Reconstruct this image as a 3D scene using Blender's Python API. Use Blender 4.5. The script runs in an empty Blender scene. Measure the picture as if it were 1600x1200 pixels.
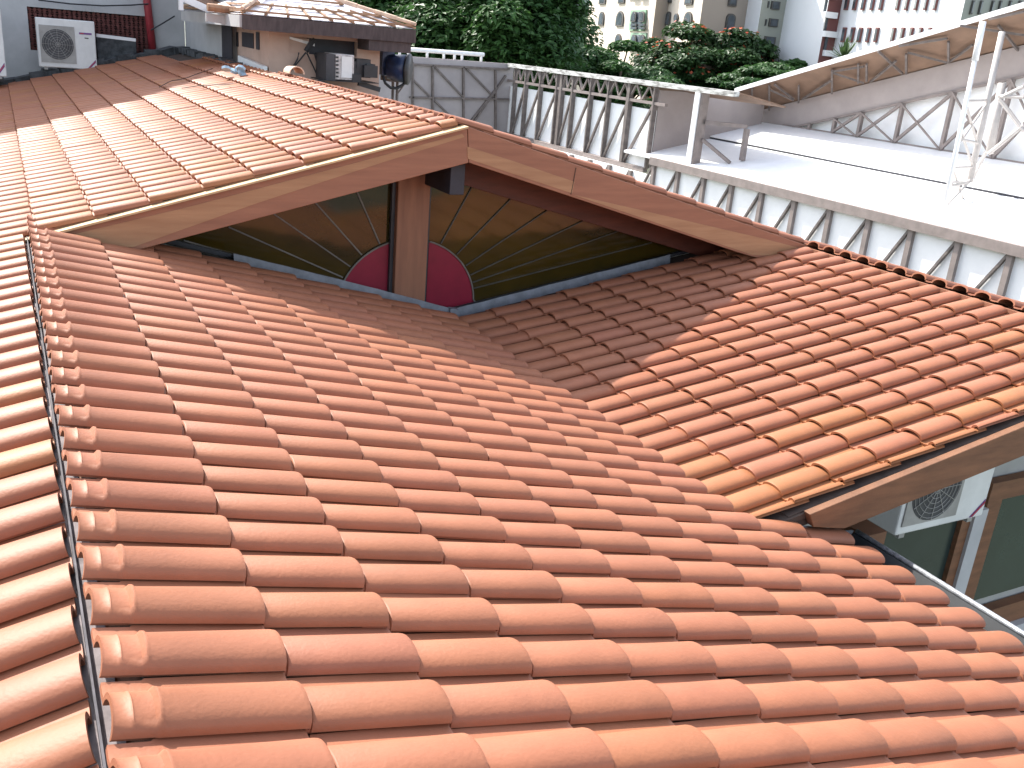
import bpy, math, random
import numpy as np
from mathutils import Vector, Matrix

# ---------------------------------------------------------------- camera, world, sun, exposure
S = bpy.context.scene
COL = S.collection
F = 1458.35
# world X = across the ridges, Y = along the ridges away from the camera, Z = up; camera at the origin, ground 7.5 m below
IX = np.array([0.88525, -0.45772, 0.08021])      # image right
IY = np.array([-0.0906, -0.3390, -0.9364])       # image down
IX /= np.linalg.norm(IX); IY -= IX * (IX @ IY); IY /= np.linalg.norm(IY)
IZ = np.cross(IX, IY)                            # view direction
cam = bpy.data.cameras.new("camera"); co = bpy.data.objects.new("camera", cam); COL.objects.link(co)
cam.sensor_width = 36; cam.lens = 36 * F / 1600; cam.clip_start = .05; cam.clip_end = 3000
R = Matrix((( IX[0], -IY[0], -IZ[0]), (IX[1], -IY[1], -IZ[1]), (IX[2], -IY[2], -IZ[2])))
co.matrix_world = R.to_4x4(); S.camera = co

sun_to = Vector((-0.45, 1.49, 1.49)).normalized()
el = math.asin(sun_to.z); az = math.atan2(sun_to.x, sun_to.y)
sl = bpy.data.lights.new("sun", 'SUN'); sl.energy = 3.3; sl.angle = math.radians(.53); sl.color = (1, .95, .87)
so = bpy.data.objects.new("sun", sl); COL.objects.link(so); so.rotation_euler = sun_to.to_track_quat('Z', 'Y').to_euler()
W = bpy.data.worlds.new("World"); S.world = W; W.use_nodes = True
wn = W.node_tree; bg = wn.nodes['Background']
sk = wn.nodes.new('ShaderNodeTexSky'); sk.sky_type = 'NISHITA'; sk.sun_disc = False
sk.sun_elevation = el; sk.sun_rotation = az; sk.dust_density = 1.6
hs = wn.nodes.new('ShaderNodeHueSaturation'); hs.inputs['Saturation'].default_value = .55; wn.links.new(sk.outputs[0], hs.inputs['Color']); wn.links.new(hs.outputs[0], bg.inputs[0]); bg.inputs[1].default_value = .15
S.view_settings.view_transform = 'Standard'; S.view_settings.look = 'None'; S.view_settings.exposure = 1.62; S.view_settings.gamma = 1
S.cycles.use_denoising = True; S.cycles.max_bounces = 6

rnd = random.Random(4); NR = np.random.RandomState(7)

def ray(px, py):
    r = IX * (px - 800) + IY * (py - 600) + IZ * F
    return r
def atX(px, py, X): r = ray(px, py); return r * X / r[0]
def atY(px, py, Y): r = ray(px, py); return r * Y / r[1]
def atZ(px, py, Z): r = ray(px, py); return r * Z / r[2]

# ---------------------------------------------------------------- materials
def mat(name, col, rough=.7, var=.12, scale=6, spec=.5, metal=0, bump=0, bscale=60, col2=None, stretch=(1, 1, 1), tint=False, contrast=(.35, .65)):
    m = bpy.data.materials.new(name); m.use_nodes = True; n = m.node_tree; L = n.links.new
    b = n.nodes['Principled BSDF']; b.inputs['Roughness'].default_value = rough; b.inputs['Metallic'].default_value = metal
    b.inputs['Specular IOR Level'].default_value = spec
    tc = n.nodes.new('ShaderNodeTexCoord'); mp = n.nodes.new('ShaderNodeMapping'); mp.inputs['Scale'].default_value = stretch
    L(tc.outputs['Object'], mp.inputs[0])
    nz = n.nodes.new('ShaderNodeTexNoise'); nz.inputs['Scale'].default_value = scale; nz.inputs['Detail'].default_value = 6; nz.inputs['Roughness'].default_value = .62
    L(mp.outputs[0], nz.inputs['Vector'])
    cr = n.nodes.new('ShaderNodeValToRGB'); cr.color_ramp.elements[0].position = contrast[0]; cr.color_ramp.elements[1].position = contrast[1]
    c2 = col2 or tuple(min(1, c * (1 + var)) for c in col); c1 = tuple(c * (1 - var) for c in col) if not col2 else col
    cr.color_ramp.elements[0].color = (*c1, 1); cr.color_ramp.elements[1].color = (*c2, 1)
    L(nz.outputs[0], cr.inputs[0]); out = cr.outputs[0]
    if tint:
        at = n.nodes.new('ShaderNodeAttribute'); at.attribute_name = 'tint'
        mx = n.nodes.new('ShaderNodeMix'); mx.data_type = 'RGBA'; mx.blend_type = 'MULTIPLY'; mx.inputs[0].default_value = 1
        L(out, mx.inputs[6]); L(at.outputs['Color'], mx.inputs[7]); out = mx.outputs[2]
    L(out, b.inputs['Base Color'])
    if bump:
        n2 = n.nodes.new('ShaderNodeTexNoise'); n2.inputs['Scale'].default_value = bscale; n2.inputs['Detail'].default_value = 4
        L(mp.outputs[0], n2.inputs['Vector'])
        bp = n.nodes.new('ShaderNodeBump'); bp.inputs['Strength'].default_value = bump; bp.inputs['Distance'].default_value = .01
        L(n2.outputs[0], bp.inputs['Height']); L(bp.outputs[0], b.inputs['Normal'])
    return m

M = {}
M['tile'] = mat('terracotta', (.292, .112, .059), rough=.56, var=.07, scale=7, spec=.3, bump=.12, bscale=90, tint=True)
M['wood'] = mat('reddish_wood', (.22, .088, .048), rough=.62, col2=(.30, .128, .07), scale=1.6, stretch=(1, 1, 12), bump=.12, bscale=30, contrast=(.3, .7))
M['wood_light'] = mat('pale_orange_wood', (.29, .145, .07), rough=.62, col2=(.37, .20, .10), scale=1.6, stretch=(1, 1, 12), bump=.1, bscale=30)
M['wood_vert'] = mat('upright_wood', (.19, .078, .042), rough=.65, col2=(.27, .118, .062), scale=1.6, stretch=(11, 11, 1), bump=.12, bscale=30, contrast=(.3, .7))
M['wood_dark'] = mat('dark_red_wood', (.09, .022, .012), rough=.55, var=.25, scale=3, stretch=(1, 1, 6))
M['wood_brown'] = mat('brown_wood', (.17, .075, .035), rough=.7, var=.22, scale=3, stretch=(1, 1, 6), bump=.15)
M['beam_and_shadow'] = mat('dark_beam_and_shadow', (.02, .02, .028), rough=.6, var=.3)  # dark beam colour, also laid over openings and the canopy step's shadow
M['zinc'] = mat('zinc_sheet', (.16, .17, .19), rough=.6, metal=.15, var=.2, scale=12)
M['gutter'] = mat('dark_gutter_metal', (.018, .02, .022), rough=.6, metal=.0, var=.3)
M['pipe'] = mat('bare_pipe_metal', (.45, .47, .5), rough=.4, metal=.7, var=.35, scale=30)
M['glass_red'] = mat('crimson_glass', (.20, .012, .03), rough=.35, var=.1, spec=.35)
M['glass_amber'] = mat('dark_amber_glass', (.022, .017, .004), rough=.08, col2=(.06, .036, .005), scale=.8, spec=.6, stretch=(1, 1, 2))
M['lead'] = mat('grey_lead_strip', (.12, .105, .09), rough=.5, var=.3)
M['lead_dk'] = mat('darker_lead', (.045, .04, .03), rough=.5, var=.3)  # darker lead tone for the rays on the right half
M['frame_dark'] = mat('dark_frame_metal', (.03, .03, .035), rough=.5, var=.3)
M['plaster'] = mat('white_plaster', (.42, .42, .42), rough=.85, var=.1, scale=2, bump=.1, bscale=20)
M['plaster_court'] = mat('grey_plaster', (.36, .36, .34), rough=.85, var=.12, scale=2)
M['felt'] = mat('underlay', (.06, .04, .03), rough=.9, var=.3)
M['ac'] = mat('ac_enamel', (.68, .68, .66), rough=.4, var=.06)
M['ac_grille'] = mat('ac_grille', (.32, .31, .29), rough=.5, var=.15)
M['ac_fan'] = mat('ac_fan_dark', (.05, .05, .055), rough=.5, var=.3)
M['purple'] = mat('purple_sticker', (.16, .05, .22), rough=.4, var=.1)
M['red_mark'] = mat('red_mark', (.45, .05, .05), rough=.4, var=.1)
M['glass_teal'] = mat('grey_teal_pane', (.028, .042, .038), rough=.25, var=.15, scale=1.5)
M['brickred'] = mat('dark_red_brick', (.11, .035, .03), rough=.85, var=.4, scale=14)
M['brickhole'] = mat('lattice_hole', (.018, .012, .014), rough=.9, var=.2)
M['redpipe'] = mat('red_paint', (.3, .03, .04), rough=.5, var=.2)
M['rubble'] = mat('weathered_felt', (.05, .055, .06), rough=.8, var=.5, scale=9, bump=.4, bscale=20)
M['pink'] = mat('pink_plaster', (.50, .35, .28), rough=.85, var=.1, scale=2.5, bump=.1, bscale=20)
M['fasciadark'] = mat('dark_weathered_fascia', (.06, .045, .045), rough=.8, var=.3, stretch=(4, 1, 1))
M['batten'] = mat('weathered_batten', (.3, .17, .1), rough=.8, var=.3, scale=8)
M['foil'] = mat('silver_foil', (.80, .80, .84), rough=.42, metal=.35, var=.15, scale=5, bump=.5, bscale=5)
M['black'] = mat('black_plastic', (.015, .015, .018), rough=.5, var=.4)
M['blue'] = mat('dark_blue_sheet', (.02, .035, .09), rough=.4, var=.4, scale=8)
M['paper'] = mat('printed_side', (.45, .42, .40), rough=.7, var=.35, scale=30)
M['white_panel'] = mat('white_panel', (.88, .88, .88), rough=.6, var=.04, scale=2)
M['steel'] = mat('taupe_steel', (.23, .19, .175), rough=.6, var=.15, scale=4)
M['steel_dk'] = mat('weathered_steel', (.15, .125, .115), rough=.7, var=.25, scale=6)
M['grey_panel'] = mat('grey_concrete_panel', (.34, .31, .31), rough=.85, var=.09, scale=1.2, bump=.1)
M['soffit'] = mat('shaded_soffit', (.20, .125, .085), rough=.85, var=.15, scale=1.5)  # brown holds the warm shade under the canopy roof
M['band'] = mat('shaded_grey_panel', (.36, .31, .295), rough=.8, var=.07, scale=1.5)  # panel colour darkened for the shadow on parapet and return wall
M['beamwhite'] = mat('chipped_white_beam', (.16, .15, .14), rough=.75, col2=(.55, .55, .53), scale=4, contrast=(.38, .55), stretch=(1, .6, 3))
M['paleteal'] = mat('pale_teal_panel', (.6, .74, .72), rough=.6, var=.05)
M['white_pole'] = mat('white_paint', (.8, .8, .8), rough=.5, var=.05)
M['mast_grey'] = mat('pale_grey_paint', (.42, .39, .37), rough=.6, var=.1)
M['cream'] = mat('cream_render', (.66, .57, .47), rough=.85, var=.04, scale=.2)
M['taupe'] = mat('cream_render_shaded', (.33, .28, .235), rough=.85, var=.05, scale=.2)  # cream render with shade put into the colour for viewer-facing walls
M['greenbal'] = mat('green_balcony', (.22, .36, .24), rough=.7, var=.15)
M['winframe'] = mat('dark_window_frame', (.07, .065, .06), rough=.6, var=.2)
M['winglass'] = mat('window_glass', (.07, .085, .1), rough=.12, var=.5, scale=.6, spec=.8)
M['brownpanel'] = mat('brown_red_panel', (.16, .06, .055), rough=.8, var=.15, scale=.5)
M['shadewall'] = mat('shaded_grey_render', (.30, .31, .27), rough=.85, var=.05, scale=.3)  # shade on the white blocks' sunless sides, given as grey
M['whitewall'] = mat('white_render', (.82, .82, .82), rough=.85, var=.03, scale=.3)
M['bark'] = mat('bark', (.09, .065, .045), rough=.9, var=.3, scale=3, stretch=(4, 4, 1))
M['ground'] = mat('ground_mixed', (.10, .095, .085), rough=.95, col2=(.07, .10, .045), scale=.06)
M['hill'] = mat('hill_forest', (.05, .085, .07), rough=.95, var=.35, scale=.06)
M['plastic_bag'] = mat('pale_blue_plastic', (.35, .5, .6), rough=.4, var=.3)
M['cable'] = mat('black_cable', (.02, .02, .022), rough=.6, var=.2)
M['tyre'] = mat('tyre_rubber', (.02, .02, .02), rough=.8, var=.2)
M['court_floor'] = mat('courtyard_floor', (.22, .22, .2), rough=.9, var=.2, scale=1.5)

def leafmat(name, a, b):
    m = bpy.data.materials.new(name); m.use_nodes = True; n = m.node_tree; L = n.links.new
    p = n.nodes['Principled BSDF']; p.inputs['Roughness'].default_value = .5; p.inputs['Specular IOR Level'].default_value = .3
    at = n.nodes.new('ShaderNodeAttribute'); at.attribute_name = 'tint'
    mx = n.nodes.new('ShaderNodeMix'); mx.data_type = 'RGBA'; mx.inputs[6].default_value = (*a, 1); mx.inputs[7].default_value = (*b, 1)
    L(at.outputs['Fac'], mx.inputs[0]); L(mx.outputs[2], p.inputs['Base Color'])
    tr = n.nodes.new('ShaderNodeBsdfTranslucent'); L(mx.outputs[2], tr.inputs[0]); ms = n.nodes.new('ShaderNodeMixShader'); ms.inputs[0].default_value = .3
    L(p.outputs[0], ms.inputs[1]); L(tr.outputs[0], ms.inputs[2]); L(ms.outputs[0], n.nodes['Material Output'].inputs[0])
    return m
M['leaf_a'] = leafmat('leaf_green', (.017, .055, .018), (.07, .155, .04))
M['leaf_b'] = leafmat('leaf_deep_green', (.014, .042, .016), (.05, .11, .03))
M['flower'] = leafmat('red_blossom', (.35, .05, .025), (.55, .14, .07))
M['leaf_c'] = leafmat('leaf_yucca', (.05, .09, .03), (.15, .19, .07))

# ---------------------------------------------------------------- mesh helpers
class MB:
    def __init__(s): s.v = []; s.f = []
    def add(s, vs, fs):
        o = len(s.v); s.v += [tuple(map(float, p)) for p in vs]; s.f += [tuple(i + o for i in f) for f in fs]; return s
    def box(s, a, b):
        x0, y0, z0 = a; x1, y1, z1 = b
        return s.add([(x0,y0,z0),(x1,y0,z0),(x1,y1,z0),(x0,y1,z0),(x0,y0,z1),(x1,y0,z1),(x1,y1,z1),(x0,y1,z1)],
                     [(0,3,2,1),(4,5,6,7),(0,1,5,4),(1,2,6,5),(2,3,7,6),(3,0,4,7)])
    def prism(s, poly, d):            # polygon (3D points) extruded by vector d
        n = len(poly); a = [Vector(p) for p in poly]; d = Vector(d); b = [p + d for p in a]
        return s.add(a + b, [tuple(range(n))[::-1], tuple(range(n, 2*n))] + [(i, (i+1) % n, (i+1) % n + n, i + n) for i in range(n)])
    def bar(s, p, q, w=.05, h=None, up=(0, 0, 1)):
        p = Vector(p); q = Vector(q); h = h or w; t = (q - p).normalized(); u = Vector(up)
        if abs(t.dot(u)) > .97: u = Vector((1, 0, 0))
        a = t.cross(u).normalized() * w / 2; b = a.cross(t).normalized() * h / 2
        return s.add([p-a-b, p+a-b, p+a+b, p-a+b, q-a-b, q+a-b, q+a+b, q-a+b], [(0,1,2,3),(7,6,5,4),(0,4,5,1),(1,5,6,2),(2,6,7,3),(3,7,4,0)])
    def tube(s, pts, r, n=8, taper=None):
        pts = [Vector(p) for p in pts]; rings = []
        for i, p in enumerate(pts):
            t = (pts[min(i+1, len(pts)-1)] - pts[max(i-1, 0)]).normalized()
            u = Vector((0, 0, 1)) if abs(t.z) < .9 else Vector((1, 0, 0))
            a = t.cross(u).normalized(); b = a.cross(t); rr = r if taper is None else r + (taper - r) * i / (len(pts) - 1)
            rings.append([p + (a * math.cos(k * 2 * math.pi / n) + b * math.sin(k * 2 * math.pi / n)) * rr for k in range(n)])
        vs = [v for ring in rings for v in ring]; fs = []
        for i in range(len(pts) - 1):
            for k in range(n): fs.append((i*n+k, i*n+(k+1) % n, (i+1)*n+(k+1) % n, (i+1)*n+k))
        fs += [tuple(range(n))[::-1], tuple(range((len(pts)-1)*n, len(pts)*n))]
        return s.add(vs, fs)
    def disc(s, c, ax, r, d, n=24, sx=1, sz=1):   # short cylinder centred c with axis ax (vector), length d
        c = Vector(c); ax = Vector(ax).normalized(); u = Vector((0, 0, 1)) if abs(ax.z) < .9 else Vector((1, 0, 0))
        a = ax.cross(u).normalized(); b = a.cross(ax)
        ring = [c + a * (math.cos(k*2*math.pi/n) * r * sx) + b * (math.sin(k*2*math.pi/n) * r * sz) for k in range(n)]
        return s.prism(ring, ax * d)
    def build(s, name, m, parent=None, smooth=False, bevel=0):
        me = bpy.data.meshes.new(name); me.from_pydata(s.v, [], s.f); me.materials.append(m); me.update()
        if smooth:
            for p in me.polygons: p.use_smooth = True
        o = bpy.data.objects.new(name, me); COL.objects.link(o)
        if bevel:
            md = o.modifiers.new('bevel', 'BEVEL'); md.width = bevel; md.segments = 2; md.limit_method = 'ANGLE'
        if parent is not None:
            o.parent = parent; o.matrix_parent_inverse = Matrix.Translation(parent.location).inverted() if parent.type == 'EMPTY' else Matrix()
        return o

def thing(name, label, cat, loc=(0, 0, 0), group=None):
    o = bpy.data.objects.new(name, None); o.empty_display_size = .2; COL.objects.link(o); o.location = tuple(map(float, loc))
    o['label'] = label; o['category'] = cat
    if group: o['group'] = group
    return o
def tag(o, label, cat, group=None):
    o['label'] = label; o['category'] = cat
    if group: o['group'] = group
    return o
def structure(o): o['kind'] = 'structure'; return o

def np_mesh(name, V, Q, m, parent=None, tint=None, smooth=True, colour=None):
    me = bpy.data.meshes.new(name); nv = len(V); k = Q.shape[1]; nf = len(Q)
    me.vertices.add(nv); me.vertices.foreach_set('co', V.astype(np.float32).ravel())
    me.loops.add(nf * k); me.loops.foreach_set('vertex_index', Q.astype(np.int32).ravel())
    me.polygons.add(nf); me.polygons.foreach_set('loop_start', np.arange(0, nf * k, k, dtype=np.int32))
    me.polygons.foreach_set('use_smooth', np.full(nf, smooth))
    if tint is not None:
        at = me.attributes.new('tint', 'FLOAT', 'POINT'); at.data.foreach_set('value', tint.astype(np.float32))
    if colour is not None:
        at = me.attributes.new('tint', 'FLOAT_COLOR', 'POINT'); at.data.foreach_set('color', colour.astype(np.float32).ravel())
    me.materials.append(m); me.update(calc_edges=True); me.validate()
    o = bpy.data.objects.new(name, me); COL.objects.link(o)
    if parent is not None:
        o.parent = parent; o.matrix_parent_inverse = Matrix.Translation(parent.location).inverted()
    return o

# ---------------------------------------------------------------- setting
def terrain():
    xs = np.concatenate([np.linspace(-700, -60, 14), np.linspace(-50, 160, 64), np.linspace(175, 900, 14)])
    ys = np.concatenate([np.linspace(-300, -10, 8), np.linspace(0, 120, 50), np.linspace(140, 1100, 20)])
    X, Y = np.meshgrid(xs, ys); t = np.clip((Y - 42) / 33, 0, 1); t = t * t * (3 - 2 * t)
    Z = -7.5 + 5.4 * t + .15 * np.sin(X * .13) * np.sin(Y * .11) * t
    V = np.stack([X, Y, Z], -1).reshape(-1, 3); n = len(xs); Q = []
    for j in range(len(ys) - 1):
        for i in range(n - 1): a = j * n + i; Q.append((a, a + 1, a + n + 1, a + n))
    structure(np_mesh('ground', V, np.array(Q), M['ground']))
    xs = np.linspace(-300, 700, 60); ys = np.linspace(420, 900, 30); X, Y = np.meshgrid(xs, ys)
    H = 95 * np.exp(-((X - 150) / 240) ** 2) * np.sin((Y - 420) / 480 * math.pi) ** .8 * (1 + .15 * np.sin(X * .05) * np.cos(Y * .04)) - 4
    V = np.stack([X, Y, H], -1).reshape(-1, 3); n = 60
    Q = [(j*n+i, j*n+i+1, (j+1)*n+i+1, (j+1)*n+i) for j in range(29) for i in range(n-1)]
    structure(np_mesh('hill', V, np.array(Q), M['hill']))
terrain()

# ---------------------------------------------------------------- the tiled house
zA, sA = -1.2502, .2821       # slope A: z = zA - sA x
zP, sP = -1.3329, .2623       # slope P: z = zP + sP x
zB, sB = -2.7147, .1849       # slope B: z = zB + sB x
ZR, sR = -.598, .270          # far right slope: z = ZR - sR (x-2.878)
XR, XA, XB, XV = 2.878, .152, 6.36, 3.10
YF, YW = 6.19, 6.82           # verge plane and gable wall plane
k, wrow = .335, .1942
def A(x): return zA - sA * x - .012 * max(0., x - 1.9) ** 2
def P(x): return zP + sP * x
def B(x): return zB + sB * x
def RR(x): return ZR - sR * (x - XR)

house = thing('tiled_house', 'house with new terracotta barrel tile roof, sunburst gable window and reddish wooden barge boards', 'house', (3, 6, -7.5))

# cross-section of one tile: free lip, barrel, trough (v across, h up)
def profile():
    pts = [(-.003, .0095)]
    for i in range(15):
        t = math.pi * (1 - i / 14); cs = math.cos(t); sn = math.sin(t)
        pts.append((.071 + .073 * math.copysign(abs(cs) ** .97, cs), .0125 * (1 - i / 14) + .004 * (i / 14) + .047 * abs(sn) ** .92 - .006 * math.sin(t)))
    pts += [(.150, .004), (.163, .0005), (.183, .0005), (.193, .0005), (.202, .003)]
    return np.array(pts)
PROF = profile(); PROF_FULL = PROF; PROF_EDGE = np.array([(.098, .030)] + [tuple(p) for p in PROF if p[0] > .105]); NP_ = len(PROF)

def tile_field(name, dirx, plane, slope, tails, rows, keep, parent, headfix=None, raise_=0., ribs=False, ochre=None, end_cut=None, prof=None):
    global PROF, NP_
    PROF = PROF_FULL if prof is None else prof; NP_ = len(PROF)
    """tails: x of tile tail ends; rows: y of lip edge; keep(x,y) decides; headfix: x beyond which heads are cut back"""
    c = 1 / math.hypot(1, slope); sn = slope * c
    D = np.array([dirx * c, 0, -sn]); N = np.array([dirx * sn, 0, c])
    Vs = []; Qs = []; Ts = []; off = 0
    for xt in tails:
        for y in rows:
            if not keep(xt, y): continue
            L_ = .405; xh = xt - dirx * L_ * c; cut_head = False
            if headfix is not None:
                hf = headfix
                if (xh - hf) * dirx < 0: xh = hf; cut_head = True
            xt2 = xt
            if end_cut is not None:
                e = end_cut(y)
                if (xt2 - e) * dirx > 0: xt2 = e
            L = (xt2 - xh) * dirx / c
            if L < .06: continue
            ju = NR.normal(0, .0022); jh = NR.normal(0, .0012); jt = NR.normal(0, .004); jy = NR.normal(0, .0012)
            top = cut_head and ribs
            full = L > .3
            if top: st = [0, .006, .031, .036, .041, .077, .083, .089, .096, L - .012, L - .004, L]
            elif full and not cut_head: st = [0, .0775, .0795, .084, L - .012, L - .004, L]
            else: st = [0, L * .3, L - .012, L - .004, L]
            base = NR.normal(0, 1)
            rows_v = []
            for s in st:
                f = s / L if not cut_head else 1 - (L - s) / L_
                wd = .94 + .06 * f; hh = .88 + .12 * f; tilt = .002 + .018 * f
                rib = 0; neck = 1
                if top or (full and not cut_head):
                    if s < .0785: neck = .86 if top else .76; wd *= .95
                    elif s < .082: neck = .95
                if top:
                    if abs(s - .036) < .003: rib = .005
                    if s in (.083, .089): rib = .008
                    if s == 0: rib = .004
                if s >= L - .004: hh *= .965 if s < L else .93
                q = PROF.copy(); q[:, 0] = .071 + (q[:, 0] - .071) * wd
                bm = np.clip((PROF[:, 1] - .012) / .040, 0, 1)
                q[:, 1] = q[:, 1] * hh * neck + bm * rib + tilt + jh
                rows_v.append((s, q))
            th = .011
            def inner(s, q):
                q2 = q.copy(); q2[:, 1] -= th; q2[:, 0] = .071 + (q2[:, 0] - .071) * np.where(PROF[:, 0] < .146, .86, 1.0); return s, q2
            rows_v.append(inner(*rows_v[-1])); s0, q0 = rows_v[0]; rows_v.append(inner(s0, q0))
            n = len(rows_v); V = np.zeros((n, NP_, 3))
            o = np.array([xh, y + jy, plane(xh)]) + N * raise_
            for i, (s, q) in enumerate(rows_v):
                V[i] = o + D * (s + ju) + np.outer(q[:, 0] + jt * s, [0, 1, 0]) + np.outer(q[:, 1], N)
            idx = np.arange(n * NP_).reshape(n, NP_)
            a = idx; b = np.roll(idx, -1, axis=0)
            q = np.stack([a[:, :-1], b[:, :-1], b[:, 1:], a[:, 1:]], -1).reshape(-1, 4)
            if dirx < 0: q = q[:, ::-1]
            Vs.append(V.reshape(-1, 3)); Qs.append(q + off); off += n * NP_
            b0 = 1 + .028 * base; col = np.array([b0, b0 * (1 + NR.normal(0, .012)), b0 * (1 + NR.normal(0, .022)), 1])
            if ochre is not None and NR.rand() < ochre(xt, y): col = col * np.array([1.04, 1.08, .88, 1])
            Ts.append(np.tile(col, (n * NP_, 1)))
    if not Vs: return
    o = np_mesh(name, np.concatenate(Vs), np.concatenate(Qs)[:, ::-1], M['tile'], parent, colour=np.concatenate(Ts))
    md = o.modifiers.new('crisp', 'EDGE_SPLIT'); md.split_angle = math.radians(55)
    return o

kc = lambda s: k / math.hypot(1, s)
rowsA = [1.527 + i * wrow - .003 for i in range(-9, 28)]
# slope A (falls to the right, between the near ridge and the valley)
tA = [.4307 + j * kc(sA) for j in range(0, 11)]
endA = lambda y: 3.69 if y < 2.95 else 3.0
tA2 = tA[:8] + [3.0]
tile_field('tiled_roof', 1, A, sA, [t for t in tA if t < 3.6] + [3.69], [y for y in rowsA if y < 2.95], lambda x, y: True, house, headfix=.064, ribs=True, end_cut=endA)
tile_field('tiled_roof', 1, A, sA, tA[:8] + [3.0 - .0], [y for y in rowsA if 2.95 <= y < 6.5], lambda x, y: True, house, headfix=.064, ribs=True, end_cut=endA)
# slope B (falls to the left, between the far ridge and the valley)
rowsB = [3.1124 + i * wrow for i in range(0, 18)]
tB = [5.0101 - (n) * kc(sB) for n in range(-4, 7)]
tile_field('tiled_roof', -1, B, sB, [t for t in tB if t > 3.06] + [3.06], [y for y in rowsB if y < 6.5], lambda x, y: True, house, headfix=6.30, ochre=lambda x, y: max(.01, .75 - (y - 2.95) * 1.1))  # more ochre towards the verge paints in a yellow exposure tint
tile_field('verge_tile', -1, B, sB, [t for t in tB if t > 3.06] + [3.06], [3.1124 - wrow], lambda x, y: True, house, headfix=6.30, ochre=lambda x, y: .9, prof=PROF_EDGE)
# slope P (falls to the left of both ridges)
tP = [.118 + j * kc(sP) for j in range(-9, 9)]
rowsP = [6.196 + i * wrow for i in range(0, 60)]
far_y = lambda x: 17.7 if x < 2.35 else 15.2
tile_field('tiled_roof', -1, P, sP, tP, rowsP, lambda x, y: y < far_y(x), house, headfix=2.83, ochre=lambda x, y: .45 if y < 7.2 else .12)
tile_field('tiled_roof', -1, P, sP, [t - 0 for t in tP if t < 0], [6.19 - wrow * i for i in range(1, 33)], lambda x, y: True, house, headfix=.048, ochre=lambda x, y: .2)
# far right slope (falls to the right behind both ridges); its heads stand a little proud of the ridge
tR = [2.80 + j * kc(sR) + .30 for j in range(0, 18)]
tile_field('tiled_roof', 1, RR, sR, tR, [6.21 + i * wrow for i in range(0, 26)], lambda x, y: True, house, headfix=2.80, raise_=.02)
tR2 = [6.32 + .3 + j * kc(sR) for j in range(0, 8)]
tile_field('tiled_roof', 1, RR, sR, tR2, [6.21 - wrow * i for i in range(1, 18)], lambda x, y: True, house, headfix=6.33, raise_=.035)

# decking under the tiles
def deck(pts, d=.03):
    return MB().prism(pts, (0, 0, -d))
u = .012
dk = [deck([(XA, -.3, A(XA)-u), (3.62, -.3, A(3.62)-u), (3.62, 2.93, A(3.62)-u), (XA, 2.93, A(XA)-u)]),
      deck([(XA, 2.931, A(XA)-u), (3.10, 2.931, A(3.10)-u), (3.10, YW, A(3.10)-u), (XA, YW, A(XA)-u)]),
      deck([(3.12, 2.97, B(3.12)-u), (XB-.02, 2.97, B(XB-.02)-u), (XB-.02, YW, B(XB-.02)-u), (3.12, YW, B(3.12)-u)]),
      deck([(-2.9, YF+.03, P(-2.9)-u), (2.86, YF+.03, P(2.86)-u), (2.86, 17.7, P(2.86)-u), (-2.9, 17.7, P(-2.9)-u)]),
      deck([(-2.9, -.3, P(-2.9)-u), (.02, -.3, P(.02)-u), (.02, YF+.029, P(.02)-u), (-2.9, YF+.029, P(-2.9)-u)]),
      deck([(2.90, YF+.03, RR(2.90)-u), (8.6, YF+.03, RR(8.6)-u), (8.6, 11.3, RR(8.6)-u), (2.90, 11.3, RR(2.90)-u)]),
      deck([(XB+.02, 2.97, RR(XB+.02)-u), (8.6, 2.97, RR(8.6)-u), (8.6, YF+.029, RR(8.6)-u), (XB+.02, YF+.029, RR(XB+.02)-u)])]
mm = MB()
for d in dk: mm.add(d.v, d.f)
mm.build('roof_decking', M['felt'], house)
# metal ridge boards seen in the gap of the near ridge
mb = MB(); mb.box((.053, -.3, -1.36), (.058, 2.2, -1.300)); mb.box((.054, 2.201, -1.36), (.059, 4.3, -1.305)); mb.box((.053, 4.301, -1.36), (.058, 6.16, -1.302))
mb.build('ridge_strip', mat('dull_ridge_metal', (.07, .065, .075), rough=.8, metal=.0, var=.4, scale=12), house)
MB().box((-.03, -.3, -1.345), (.10, 6.15, -1.332)).build('ridge_membrane', mat('purple_grey_membrane', (.17, .145, .15), rough=.85, var=.3, scale=14), house)
MB().box((6.305, 2.98, -1.66), (6.328, 6.15, -1.512)).build('ridge_board', M['wood'], house)
mm2 = MB(); mm2.box((.078, -.3, -1.36), (.15, 6.15, -1.345)); mm2.box((-.06, -.3, -1.40), (.008, 6.15, -1.375)); mm2.build('ridge_mortar', mat('brown_mortar', (.16, .08, .05), rough=.9, var=.35, scale=20, bump=.4), house)

# barge boards on the verge of the upper gable
def board(poly, y, d, name, m, parent=house):
    return MB().prism([(x, y, z) for x, z in poly][::-1], (0, d, 0)).build(name, m, parent, bevel=.004)
board([(2.876, -.583), (.05, -1.333), (.17, -1.372), (.43, -1.400), (.635, -1.405), (2.905, -.822)], YF-.04, .04, 'barge_board', M['wood'])
b2 = board([(2.880, -.572), (2.909, -.822), (5.55, -1.545), (5.746, -1.592), (6.16, -1.63), (6.50, -1.545)], YF-.04, .04, 'barge_board', M['wood'])
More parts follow.
